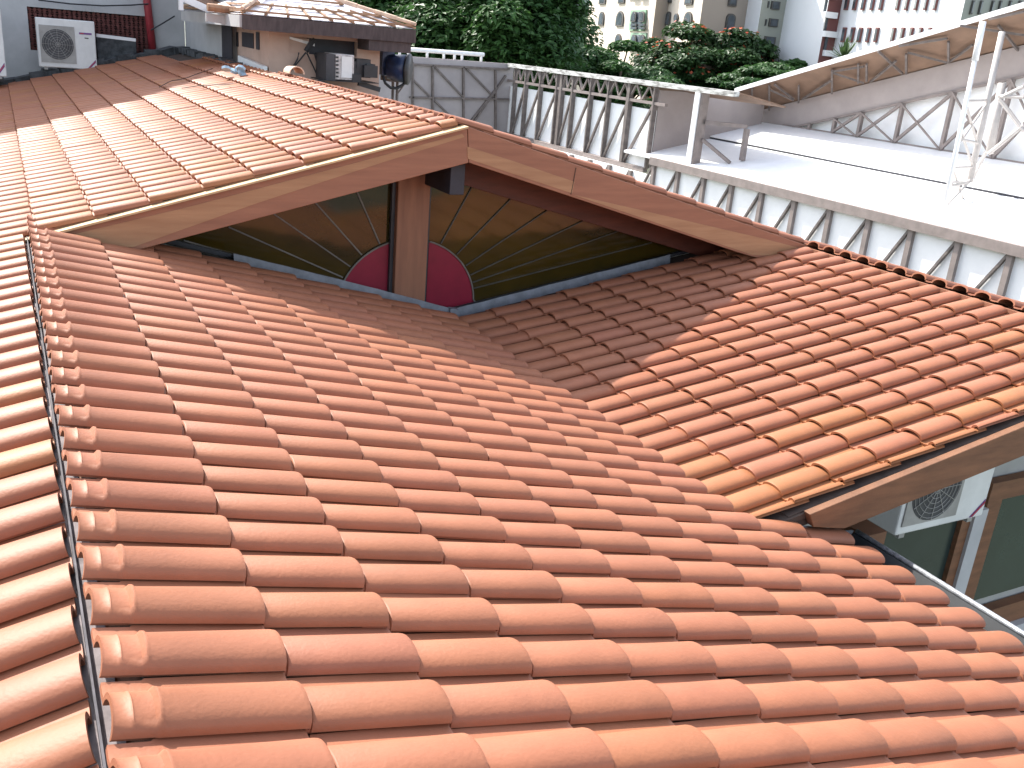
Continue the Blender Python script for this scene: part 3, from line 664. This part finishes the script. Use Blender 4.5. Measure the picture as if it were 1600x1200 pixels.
# ---------------------------------------------------------------- steel frame hall on the right
hall = thing('steel_frame_hall', 'long white panelled hall with taupe steel trusses and rising canopy roof', 'hall', (17, 18, -7.5))
X1 = 16.0; z1 = -.1676 * X1
Yr0 = 16.4 * X1 / 24.63; dY = 1.12
Y19 = atX(1016, 245, X1)[1]; zW = atX(970, 253, 16.3)[2]
MB().box((X1+.14, 4.0, -7.5), (X1+.22, Y19, z1-.02)).build('lower_wall', M['white_panel'], hall)
MB().box((X1+.14, Y19+.01, -7.5), (X1+.22, 31.8, zW-.13)).build('lower_wall', M['white_panel'], hall)
MB().box((X1-.02, 4.0, z1-.20), (X1+.12, Y19, z1)).build('edge_beam', M['steel'], hall)
for i in range(-5, 19):
    y = Yr0 + i * dY; zt2 = z1-.201 if y < Y19 else zW-.13
    MB().box((X1+.05, y-.06, -7.5), (X1+.139, y+.06, zt2)).build('rib', M['steel'], hall)
dg = MB()
for i in range(-5, 19):
    y = Yr0 + i * dY; zt2 = z1-.22 if y < Y19 else zW-.14
    dg = MB(); dg.bar((X1+.09, y+.06, zt2), (X1+.09, y+dY-.05, zt2-1.7), .07, .05)
    dg.build('brace', M['steel_dk'], hall)
MB().box((X1-.0, 4, z1-2.12), (X1+.13, 31.8, z1-2.0)).build('chord', M['steel'], hall)
X2 = 18.5; z2 = -.1149 * X2; X3 = 20.6; z3 = -.0797 * X3
def slab(xa, za, xb, zb, y0, y1, name, m_, t=.06): return MB().prism([(xa, y0, za), (xb, y0, zb), (xb, y0, zb-t), (xa, y0, za-t)], (0, y1-y0, 0)).build(name, m_, hall)
slab(X1+.12, z1-.004, X2, z2-.05, 4, Y19+1.5, 'canopy', M['white_panel'])
MB().box((X2+.0, 4, z2-.18), (X2+.05, 23.6, z2-.0)).build('step_shadow', M['beam_and_shadow'], hall)  # dark strip drawn for the shadow line at the canopy step
slab(X2+.0, z2+.03, X3-.05, z3, 4, 23.0, 'canopy', M['white_panel'], .03)
Pb0, Pb1 = atX(1600, 72, X3), atX(1140, 187, X3); Pc0, Pc1 = atX(1600, 117, X3), atX(1223, 201, X3)
sD = (Pb0[2] - Pb1[2]) / (Pb1[1] - Pb0[1])
yN = 7.0
zb0 = Pb0[2] + (Pb0[1] - yN) * sD; zc0 = Pc0[2] + (Pc0[1] - yN) * sD
MB().prism([(X3, yN, zb0), (X3, Pb1[1]+.6, Pb1[2]-.1), (X3, Pb1[1]+.6, z3-.3), (X3, Pc1[1], z3-.3), (X3, Pc1[1], Pc1[2]), (X3, yN, zc0)], (.08, 0, 0)).build('parapet_panel', M['band'], hall)
MB().box((X3+.30, yN, z3-.3), (X3+.36, Pc1[1]+.3, zb0)).build('upper_wall', M['white_panel'], hall) if False else MB().prism([(X3+.16, yN, z3-.3), (X3+.16, yN, zb0-.1), (X3+.16, Pc1[1]+.3, Pc1[2]+.3), (X3+.16, Pc1[1]+.3, z3-.3)], (.06, 0, 0)).build('upper_wall', M['white_panel'], hall)
tr = MB(); tr.bar((X3-.02, yN, z3+.02), (X3-.02, Pc1[1], z3+.02), .05, .04); tr.bar((X3-.02, yN, zc0-.03), (X3-.02, Pc1[1], Pc1[2]-.03), .06, .06)
tr.build('truss_chord', M['steel'], hall)
ys = [atX(x, 220, X3)[1] for x in (1239, 1262, 1300, 1340, 1400, 1475, 1560, 1660, 1780)]
zu = lambda y: Pc1[2] + (Pc1[1] - y) * sD
for i, y in enumerate(ys):
    if y < yN: break
    MB().box((X3-.08, y-.045, z3), (X3+.02, y+.045, zu(y)-.03)).build('truss_post', M['steel'], hall)
    if i + 1 < len(ys) and i > 1:
        MB().bar((X3-.06, y, z3+.03), (X3-.06, ys[i+1], zu(ys[i+1])-.05), .07).build('brace', M['steel'], hall)
        MB().bar((X3-.10, y, zu(y)-.05), (X3-.10, ys[i+1], z3+.03), .04).build('brace', M['steel'], hall)
# rising canopy roof with soffit browned for shade
Xe = 19.4; R0, R1 = atX(1600, 11, Xe), atX(1150, 143, Xe)
sR0 = (R0[2] - R1[2]) / (R1[1] - R0[1]); zr0 = R0[2] + (R0[1] - yN) * sR0
s0 = Vector((Xe, yN, zr0)); s1 = Vector((Xe, R1[1], R1[2])); s2 = Vector((X3+.1, Pb1[1]+1.5, Pb1[2]-.35)); s3 = Vector((X3+.1, yN, zb0))
MB().prism([s0, s1, s2, s3][::-1], (0, 0, .05)).build('soffit', M['soffit'], hall)
MB().prism([s0 + Vector((-.02, 0, .052)), s1 + Vector((-.02, 0, .052)), Vector((26, R1[1], R1[2]+.3)), Vector((26, yN, zr0+.3))], (0, 0, .05)).build('roof', M['white_panel'], hall)
MB().bar(s0 + Vector((-.04, 0, .03)), s1 + Vector((-.04, 0, .03)), .04, .11).build('roof_edge', M['white_pole'], hall)
def spt(px, py):      # point on the soffit plane, a little below
    n = (s1 - s0).cross(s3 - s0); r = Vector(ray(px, py)); return r * ((s0.dot(n)) / r.dot(n)) * .995
for ln in [((1118, 150), (1118, 195)), ((1175, 139), (1175, 178)), ((1202, 134), (1202, 172)), ((1248, 134), (1248, 160)), ((1300, 110), (1300, 146)), ((1341, 100), (1341, 130)), ((1354, 100), (1354, 127)), ((1416, 84), (1416, 115)), ((1482, 65), (1482, 98)),
           ((1202, 140), (1240, 157)), ((1302, 114), (1350, 130)), ((1372, 80), (1410, 115)), ((1418, 82), (1480, 98)), ((1118, 166), (1155, 182)), ((1210, 132), (1240, 155)), ((1360, 128), (1400, 95)), ((1484, 96), (1520, 70)), ((1254, 155), (1300, 125)), ((1300, 112), (1350, 104)), ((1405, 72), (1480, 60)), ((1500, 40), (1600, 55)), ((1545, 30), (1600, 18)), ((1560, 40), (1600, 90))]:
    a, b = spt(*ln[0]), spt(*ln[1]); MB().bar(a, b, .05).build('soffit_brace', M['steel_dk'], hall)
# left facade above the lower wall
X0 = 16.3
def f0(px, py, X=X0): return Vector(atX(px, py, X))
yk = f0(795, 108)[1]; y19 = f0(1019, 170)[1]
zt0 = f0(1094, 136)[2]; zl0 = f0(1023, 160)[2] + .1; zb2 = f0(970, 253)[2]
ztL = f0(1019, 168)[2]
MB().box((X0+.12, y19, zb2), (X0+.18, yk, f0(1018, 172)[2])).build('upper_panel', M['white_panel'], hall)
MB().box((X0-.08, f0(1150, 150)[1], zt0-.13), (X0+.1, yk, zt0)).build('top_beam', M['beamwhite'], hall)
MB().box((X0-.02, y19-.6, zl0-.17), (X0+.08, yk, zl0-.09)).build('chord', M['steel'], hall)
MB().box((X0-.06, y19, zb2-.12), (X0+.1, yk, zb2)).build('chord', M['steel'], hall)
vx = [800, 817, 840, 866, 873, 891, 919, 947, 979, 1019]
for i, x in enumerate(vx):
    y = f0(x, 180)[1]; wd = .14 if x in (979, 873) else .065
    MB().box((X0-.04, y-wd/2, -7.5 if x in (873, 979) else zb2), (X0+.11, y+wd/2, zt0-.131)).build('rib', M['steel_dk'], hall)
for i in range(len(vx)-1):
    ya, yb2 = f0(vx[i], 180)[1], f0(vx[i+1], 180)[1]
    if abs(ya-yb2) < .5: continue
    MB().bar((X0+.03, yb2+.05, zl0-.2), (X0+.03, ya-.05, zb2), .07).build('brace', M['steel_dk'], hall)
    n = 2
    for j in range(n):
        y0 = ya + (yb2-ya)*j/n; y1 = ya + (yb2-ya)*(j+1)/n; ym = (y0+y1)/2
        MB().bar((X0+.03, y0, zl0-.09), (X0+.03, ym, zt0-.13), .05).add([], []).build('brace', M['steel'], hall); MB().bar((X0+.03, ym, zt0-.13), (X0+.03, y1, zl0-.09), .05).build('brace', M['steel'], hall)
# recess: return wall, inner soffit, big column
MB().box((X0+.19, y19-.02, zb2), (20.4, y19+.12, -.9)).build('return_wall', M['band'], hall)
MB().prism([(X0+.1, f0(1150, 150)[1], zt0-.05), (X0+.1, y19+2, zt0-.05), (18.0, y19+2, -1.0), (18.0, f0(1150, 150)[1], -1.0)], (0, 0, .04)).build('soffit', M['soffit'], hall)
c0_ = f0(1097, 142, 16.35); yc = c0_[1]
MB().box((16.25, yc-.16, z1), (16.50, yc+.12, zt0-.14)).build('column', M['steel'], hall)
MB().box((16.21, yc-.10, z1), (16.249, yc+.10, zt0-.14)).build('column_lit_side', M['white_pole'], hall)  # white face paints the sunlit left side of the column
MB().bar((16.45, yc-.2, -1.55), (17.3, yc-.9, -1.55), .14, .10).build('brace', M['steel'], hall)
MB().box((17.2, yc-1.0, -2.42), (17.32, yc-.88, -1.61)).build('truss_post', M['steel'], hall)
MB().bar((16.45, yc-.2, -2.0), (16.9, yc-.9, -2.5), .10, .08).build('brace', M['steel'], hall)
# back wall closing the hall at its far end
bw = MB(); xb0 = atY(560, 95, yk)[0]; bw.box((xb0, yk, -7.5), (X0+.2, yk+.2, zt0-.02)); bw.build('back_wall', M['grey_panel'], hall)
def bpt(px, py): v = atY(px, py, yk-.05); return Vector((v[0], yk-.05, v[2]))
for ln, w_ in [(((645, 97), (645, 200)), .1), (((676, 102), (676, 200)), .14), (((724, 104), (724, 220)), .14), (((774, 110), (774, 230)), .14), (((640, 152), (795, 155)), .1), (((620, 99), (795, 108)), .14), (((678, 103), (724, 152)), .05), (((728, 106), (772, 152)), .05), (((774, 140), (735, 190)), .09), (((646, 125), (676, 155)), .05), (((678, 156), (722, 200)), .05), (((790, 118), (740, 190)), .12)]:
    MB().bar(bpt(*ln[0]), bpt(*ln[1]), w_, .06).build('back_rib', M['steel_dk'], hall)
# white railing on top of the back wall
rl = thing('railing', 'white pipe railing standing on the grey back wall before the trees', 'railing', atY(700, 100, yk+.05))
yR = yk + .1
ra, rb = Vector(atY(608, 75, yR)), Vector(atY(756, 85.5, yR))
MB().tube([ra, rb], .07, 8).build('rail', M['white_pole'], rl, smooth=True)
for x, h in ((624, 0), (637, 0), (666, 0), (692, 0), (709, 0), (721, 0), (752, 0)):
    f = (x-608)/148; t_ = ra.lerp(rb, f); MB().tube([t_, (t_.x-.0, yR, zt0-.02)], .045, 6).build('post', M['white_pole'], rl, smooth=True)

# lattice mast standing on the canopy
mast = thing('lattice_mast', 'tall white tubular lattice mast standing on the hall canopy', 'mast', atX(1475, 330, 16.5))
pA0, pA1 = Vector(atX(1474, 331, 16.45)), Vector(atX(1536, 34, 16.9))
MB().tube([pA0, pA0.lerp(pA1, .8)], .045, 10).build('leg', M['white_pole'], mast, smooth=True)
MB().tube([pA0.lerp(pA1, .801), pA1], .062, 10).build('leg', M['white_pole'], mast, smooth=True)
pB0, pB1 = Vector(atX(1515, 285, 18.2)), Vector(atX(1566, 50, 18.6))
MB().tube([pB0, pB1], .065, 10).build('leg', M['mast_grey'], mast, smooth=True)
pC0, pC1 = Vector(atX(1546, 240, 19.3)), Vector(atX(1566, 130, 19.4))
MB().tube([pC0, pC1], .085, 8).build('leg', M['mast_grey'], mast, smooth=True)
def on(l0, l1, py):
    f = (py - proj_y(l0)) / (proj_y(l1) - proj_y(l0)); return l0.lerp(l1, f)
def proj_y(p): v = np.array(p); return 600 + F * (v @ IY) / (v @ IZ)
for a, b in ((325, 280), (290, 285), (325, 283), (283, 285), (260, 260), (160, 225), (225, 160), (200, 260), (215, 222), (155, 155), (260, 320)):
    MB().tube([on(pA0, pA1, a), on(pB0, pB1, b)], .028, 6).build('brace', M['mast_grey'], mast)
for a, b in (((1560, 150), (1600, 152)), ((1562, 155), (1600, 205)), ((1565, 152), (1600, 135)), ((1545, 240), (1600, 195)), ((1540, 238), (1518, 283)), ((1500, 290), (1560, 305)), ((1475, 331), (1575, 305))):
    MB().tube([atX(*a, 18.9), atX(*b, 19.0)], .045, 6).build('brace', M['mast_grey'], mast)

# ---------------------------------------------------------------- trees
def tree(name, label, base, crown_c, crown_r, lmat, nclump, nleaf, leaf, seed, flowers=0, group='trees behind the hall', flat=.55, cat='tree'):
    r = np.random.RandomState(seed); rr = random.Random(seed)
    t = thing(name, label, cat, base, group)
    base = Vector(base); cc = Vector(crown_c); fork = base.lerp(cc, .45)
    tk = MB(); tk.tube([base, base.lerp(fork, .5) + Vector((.15, .1, 0)), fork], .38, 10, .26)
    C_ = []
    for i in range(nclump):
        while True:
            d = r.normal(size=3); d /= np.linalg.norm(d)
            if d[2] > -.75: break
        rad = r.uniform(.45, .92)
        c = np.array(cc) + d * rad * np.array(crown_r); C_.append((c, r.uniform(.22, .40) * (1.1 - .35 * rad)))
    for c, s in C_[::3]: tk.tube([fork, fork.lerp(Vector(c), .5) + Vector((0, 0, .3)), Vector(c)], .14, 6, .03)
    tk.build('trunk', M['bark'], t, smooth=True)
    per = nleaf // nclump; V = []; T = []; FV = []
    for c, s in C_:
        R_ = np.array([s*crown_r[0], s*crown_r[1], s*crown_r[2]*flat*1.6])
        d = r.normal(size=(per, 3)); d /= np.linalg.norm(d, axis=1)[:, None]; d[:, 2] = np.where(d[:, 2] < -.25, -d[:, 2], d[:, 2])
        pos = c + d * R_ * r.uniform(.62, 1.08, (per, 1))
        nrm = d * .55 + np.array([0, 0, .9]) + r.normal(0, .35, (per, 3)); nrm /= np.linalg.norm(nrm, axis=1)[:, None]
        tx = np.cross(nrm, r.normal(size=(per, 3))); tx /= np.linalg.norm(tx, axis=1)[:, None]; ty = np.cross(nrm, tx)
        sz = leaf * r.uniform(.6, 1.25, (per, 1))
        shade = np.clip(r.uniform(0, 1, per) * .6 + r.uniform(0, .35), 0, 1)
        q = np.stack([pos - tx*sz - nrm*sz*.15, pos - ty*sz*.55, pos + tx*sz - nrm*sz*.25, pos + ty*sz*.55], 1)
        V.append(q.reshape(-1, 3)); T.append(np.repeat(shade, 4))
        if flowers:
            k_ = int(per * flowers * r.uniform(0, 1.6)); sel = [i for i in r.permutation(per) if d[i, 2] > .15][:k_]
            for i in sel:
                p_ = pos[i] + np.array([0, 0, .12]); a = tx[i] * leaf * .62; b = ty[i] * leaf * .62
                FV.append(np.stack([p_-a, p_-b, p_+a, p_+b]))
    V = np.concatenate(V); T = np.concatenate(T); Q = np.arange(len(V)).reshape(-1, 4)
    o = np_mesh('crown', V, Q, lmat, t, tint=T, smooth=False)
    if FV:
        FV = np.concatenate(FV); np_mesh('blossom', FV, np.arange(len(FV)).reshape(-1, 4), M['flower'], t, tint=r.uniform(0, 1, len(FV)//4).repeat(4), smooth=False)
    return t
def tr_at(px, py, Y, rx, rz, **kw):
    c = atY(px, py, Y); b = (c[0], c[1], -7.5 + 5.4 * (lambda q: q*q*(3-2*q))(min(1, max(0, (Y-42)/33))))
    return dict(base=b, crown_c=tuple(c), crown_r=(rx, rx, rz))
tree('broad_tree', 'large bright green tree with layered foliage above the white railing', lmat=M['leaf_a'], nclump=60, nleaf=56000, leaf=.17, seed=3, **tr_at(775, 58, 40, 5.2, 4.6))
tree('broad_tree', 'green tree behind the hut roof, partly hidden by the larger tree', lmat=M['leaf_a'], nclump=34, nleaf=26000, leaf=.18, seed=5, **tr_at(640, 60, 42, 3.8, 3.8))
tree('broad_tree', 'tree filling the gap between the layered tree and the hut', lmat=M['leaf_b'], nclump=36, nleaf=26000, leaf=.21, seed=8, **tr_at(715, 40, 52, 6.0, 5.0))
tree('broad_tree', 'low green tree between the layered tree and the red flowering tree', lmat=M['leaf_a'], nclump=30, nleaf=26000, leaf=.17, seed=11, **tr_at(950, 132, 44, 4.6, 2.2))
tree('flame_tree', 'dark green tree dotted with red blossoms in front of the apartments', lmat=M['leaf_b'], nclump=56, nleaf=42000, leaf=.18, seed=14, flowers=.05, **tr_at(1095, 118, 50, 5.4, 3.1), cat='tree')
tree('flame_tree', 'smaller red flowering tree to the right of the larger one', lmat=M['leaf_b'], nclump=22, nleaf=16000, leaf=.19, seed=17, flowers=.06, **tr_at(1190, 118, 52, 2.8, 1.7), cat='tree')
tree('broad_tree', 'low light green tree right behind the rising canopy edge', lmat=M['leaf_a'], nclump=26, nleaf=16000, leaf=.17, seed=19, **tr_at(1205, 132, 42, 3.4, 1.1))
tree('broad_tree', 'small low tree farthest right beneath the white apartment block', lmat=M['leaf_a'], nclump=14, nleaf=10000, leaf=.18, seed=23, **tr_at(1265, 108, 46, 2.0, .9))

# yucca shrubs behind the canopy edge
yc_ = thing('yucca', 'spiky yucca showing above the sloping canopy edge', 'plant', (atX(1320, 110, 27)[0], atX(1320, 110, 27)[1], -7.5))
b0 = Vector(atX(1318, 92, 27)); MB().tube([(b0.x, b0.y, -7.5), b0], .12, 8, .09).build('stem', M['bark'], yc_)
lv = MB()
for i in range(46):
    a = rnd.uniform(0, 6.28); e = rnd.uniform(.1, 1.4); L_ = rnd.uniform(.5, .9); d = Vector((math.cos(a)*math.cos(e), math.sin(a)*math.cos(e), math.sin(e)))
    s_ = d.cross(Vector((0, 0, 1))).normalized() * .035; lv.add([b0-s_, b0+d*L_*.5-s_*1.3, b0+d*L_, b0+d*L_*.5+s_*1.3, b0+s_], [(0, 1, 2, 3, 4)])
o = lv.build('leaves', M['leaf_c'], yc_)

# ---------------------------------------------------------------- apartments
def facade(par, p0, p1, z0, z1, th, m_, name='wall'):
    a = Vector((p0[0], p0[1], z0)); b = Vector((p1[0], p1[1], z0)); d = (b - a).normalized(); n = Vector((-d.y, d.x, 0))
    MB().prism([a, b, b + n*th, a + n*th], (0, 0, z1 - z0)).build(name, m_, par)
    return a, d, n
def arch(x0, x1, z0, z1):
    w_ = (x1-x0)/2; pts = [(x0, z0), (x1, z0)]; zc = z1 - w_*.7
    for i in range(9): t = math.pi*i/8; pts.append((x0+w_+w_*math.cos(t), zc+w_*.7*math.sin(t)))
    return pts
def awin(par, px0, px1, py0, py1, Y, m_f=None, shape='arch'):
    a = atY(px0, py1, Y); b = atY(px1, py0, Y); x0, x1, z0, z1 = a[0], b[0], a[2], b[2]
    pl = arch(x0, x1, z0, z1) if shape == 'arch' else [(x0, z0), (x1, z0), (x1, z1), (x0, z1)]
    if shape == 'round': pl = [((x0+x1)/2 + (x1-x0)/2*math.cos(t*math.pi/8), (z0+z1)/2 + (z1-z0)/2*math.sin(t*math.pi/8)) for t in range(16)]
    f = MB().prism([(x, Y-.25, z) for x, z in pl], (0, .22, 0)).build('window', m_f or M['winframe'], par)
    cx, cz = (x0+x1)/2, (z0+z1)/2; s = .74 if shape != 'slot' else .9
    g = MB().prism([(cx+(x-cx)*s, Y-.27, cz+(z-cz)*(s+.06)) for x, z in pl], (0, .015, 0)).build('pane', M['winglass'], f); g.matrix_parent_inverse = Matrix.Translation(par.location)@Matrix.Translation(-par.location)
    return f
def rt(px, py=60): v = ray(px, py); return float(v[0] / v[1])
QW = .27                                    # apartment walls turned from the hall's line to catch more sun
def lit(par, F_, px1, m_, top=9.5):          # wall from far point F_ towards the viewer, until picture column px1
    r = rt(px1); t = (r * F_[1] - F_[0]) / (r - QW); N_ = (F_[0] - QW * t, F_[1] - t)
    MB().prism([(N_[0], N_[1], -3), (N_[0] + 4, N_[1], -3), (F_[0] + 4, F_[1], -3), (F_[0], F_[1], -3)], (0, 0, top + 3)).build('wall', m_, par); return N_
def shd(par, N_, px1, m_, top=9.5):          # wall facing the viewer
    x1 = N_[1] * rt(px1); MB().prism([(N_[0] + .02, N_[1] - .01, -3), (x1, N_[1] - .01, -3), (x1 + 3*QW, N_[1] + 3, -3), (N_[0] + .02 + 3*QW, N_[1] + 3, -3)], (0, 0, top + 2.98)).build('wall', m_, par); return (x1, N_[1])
def awin(par, px0, px1, py0, py1, X=None, Y=None, m_f=None, shape='arch'):
    if Y is not None:
        a = atY(px0, py1, Y); b = atY(px1, py0, Y); u0, u1 = a[0], b[0]; z0, z1 = a[2], b[2]; P3 = lambda u, z, d: (u, Y - d, z); ex = (0, 1, 0)
    else:                                   # X is a point of a turned wall; u is the distance along it
        nx, ny = -1 / math.hypot(1, QW), QW / math.hypot(1, QW); k0 = X[0] * nx + X[1] * ny
        def hit(px, py): v = ray(px, py); return v * (k0 / (v[0] * nx + v[1] * ny))
        a = hit(px0, py1); b = hit(px1, py0); t_ = (-ny, nx); U = lambda p: (p[0] - X[0]) * (-ny) + (p[1] - X[1]) * nx
        u0, u1 = sorted((U(a), U(b))); z0, z1 = a[2], b[2]
        P3 = lambda u, z, d: (X[0] - ny * u + nx * d, X[1] + nx * u + ny * d, z); ex = (-nx, -ny, 0)
    pl = arch(u0, u1, z0, z1) if shape == 'arch' else [(u0, z0), (u1, z0), (u1, z1), (u0, z1)]
    if shape == 'round': pl = [((u0+u1)/2 + (u1-u0)/2*math.cos(t*math.pi/8), (z0+z1)/2 + (z1-z0)/2*math.sin(t*math.pi/8)) for t in range(16)]
    f = MB().prism([P3(u, z, .12) for u, z in pl], Vector(ex) * .10).build('window', m_f or M['winframe'], par)
    cx, cz = (u0+u1)/2, (z0+z1)/2; s_ = .72
    g = MB().prism([P3(cx+(u-cx)*s_, cz+(z-cz)*(s_+.08), .14) for u, z in pl], Vector(ex) * .015).build('pane', M['winglass'], f); g.matrix_parent_inverse = Matrix()
    return f
F0 = (72 * rt(915) * 1.0, 72.); cb_ = thing('apartment_building', 'cream apartment block with arched windows and green balconies behind the trees', 'building', (F0[0], F0[1], -2.1))
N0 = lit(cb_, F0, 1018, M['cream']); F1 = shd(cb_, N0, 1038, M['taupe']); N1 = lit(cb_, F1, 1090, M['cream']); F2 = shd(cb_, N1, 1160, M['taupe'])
for (x0, x1, y0, y1, s_, X, Y) in [(963, 977, 17, 41, 'arch', N0, None), (961, 973, 53, 76, 'arch', N0, None), (967, 979, -15, 6, 'arch', N0, None), (937, 949, -15, 7, 'arch', N0, None), (936, 946, 18, 40, 'arch', N0, None), (1041, 1050, 18, 40, 'arch', N1, None), (1069, 1084, 18, 42, 'arch', N1, None), (1054, 1062, 21, 35, 'round', N1, None), (1042, 1052, -14, 5, 'arch', N1, None), (1071, 1086, -16, 8, 'arch', N1, None), (1131, 1149, 22, 48, 'arch', None, N1[1]), (1136, 1153, -18, 9, 'arch', None, N1[1])]:
    awin(cb_, x0, x1, y0, y1, X=X, Y=Y, shape=s_)
for (y0, y1) in ((-34, -1), (15, 48), (52, 80)):
    f = awin(cb_, 984, 1012, y0, y1, X=N0, m_f=M['greenbal'], shape='rect'); f.name = 'balcony'
    for (a_, b_) in ((987, 996.5), (1000, 1009.5)):
        h_ = y1 - y0
        for (ya, yb_2, sh_) in ((y0 + .08*h_, y0 + .58*h_, 'arch'), (y0 + .68*h_, y0 + .78*h_, 'rect'), (y0 + .84*h_, y0 + .94*h_, 'rect')):
            g = awin(cb_, a_, b_, ya, yb_2, X=(N0[0] - .16, N0[1] + .04), shape=sh_)
mid = thing('apartment_building', 'narrow tower with shaded, grey-green side and small paired windows between cream and white blocks', 'building', (F2[0], F2[1], -2.1))
N2 = lit(mid, F2, 1181, M['whitewall'], 8.8); F3 = shd(mid, N2, 1219, M['shadewall'], 8.8)
for (x0, x1, y0, y1) in [(1198, 1201, 2, 12), (1203, 1218, 3, 14), (1194, 1197, 30, 40), (1199.5, 1215, 30, 41), (1192, 1211, 58, 68)]:
    awin(mid, x0, x1, y0, y1, Y=N2[1], shape='rect')
wb = thing('apartment_building', 'bright white block with rows of tall narrow windows and brown balcony strip', 'building', (F3[0], F3[1], -2.1))
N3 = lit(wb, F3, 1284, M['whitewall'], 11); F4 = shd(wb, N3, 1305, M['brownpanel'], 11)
N4 = lit(wb, F4, 1494, M['whitewall'], 11); F5 = shd(wb, N4, 1700, M['shadewall'], 11); Y_d = N3[1]; Y_e = N4[1]
print('apartment corners', F0, N0, N1, N2, N3, N4)
for y0 in (20, 50, 80, -10):
    a, b = atY(1284, y0+7, Y_d), atY(1305, y0, Y_d); MB().box((a[0], Y_d-.25, a[2]), (b[0], Y_d-.011, b[2])).build('balcony', M['whitewall'], wb)
for y0 in (-2, 28, 58):
    a, b = atY(1285.5, y0+20, Y_d), atY(1293, y0, Y_d); MB().box((a[0], Y_d-.08, a[2]), (b[0], Y_d-.011, b[2])).build('window', M['winglass'], wb)
for r0_, xs_ in ((43, [1320, 1333, 1345, 1358, 1371, 1397, 1411, 1425, 1439, 1453]), (-7, [1325, 1338, 1351, 1365, 1379, 1405, 1419, 1434, 1449, 1464])):
    for x in xs_: awin(wb, x-4.6, x+4.6, r0_, r0_+23, X=N4, m_f=M['brownpanel'], shape='slot')
for x in (1517, 1530, 1548, 1560, 1575, 1590): awin(wb, x-4, x+4, 1, 22, Y=Y_e, shape='slot')
def xat(px, Y, py=60): return float(atY(px, py, Y)[0])

# street lamp
lp = thing('street_lamp', 'twin-headed street lamp rising from the flowering tree', 'street lamp', (xat(1066, 58), 58, -3.2))
pt = atY(1068, 8, 58)
MB().tube([(pt[0], 58, -3.2), (pt[0], 58, pt[2])], .11, 8, .07).build('pole', M['frame_dark'], lp)
for s_ in (-1, 1):
    MB().prism([(pt[0]+s_*.1, 57.9, pt[2]), (pt[0]+s_*.8, 57.9, pt[2]+.28), (pt[0]+s_*1.0, 57.9, pt[2]+.1), (pt[0]+s_*.6, 57.9, pt[2]-.06)], (0, .3, 0)).build('lamp_head', M['ac_grille'], lp)

# parked car glimpsed under the tree
cx = atY(1140, 128, 76); gz = cx[2]-.75
car = thing('parked_car', 'white car partly hidden under the flowering tree', 'car', (cx[0], 76, gz))
body = [(-2.1, .35), (-2.1, .85), (-1.3, 1.0), (-.7, 1.42), (.7, 1.45), (1.4, 1.0), (2.1, .9), (2.15, .35)]
MB().prism([(cx[0]+x, 75.2, gz+z) for x, z in body][::-1], (0, 1.6, 0)).build('body', M['ac'], car, bevel=.05)
MB().prism([(cx[0]+x, 75.17, gz+z) for x, z in [(-1.15, 1.0), (-.65, 1.34), (.6, 1.36), (1.2, 1.0)]][::-1], (0, .02, 0)).build('side_window', M['winglass'], car)
for sx in (-1.3, 1.3):
    w0 = MB().disc((cx[0]+sx, 75.12, gz+.33), (0, 1, 0), .33, .22, 18).build('wheel', M['tyre'], car)
    MB().disc((cx[0]+sx, 75.10, gz+.33), (0, 1, 0), .2, .02, 14).build('wheel_rim', M['ac_grille'], car)
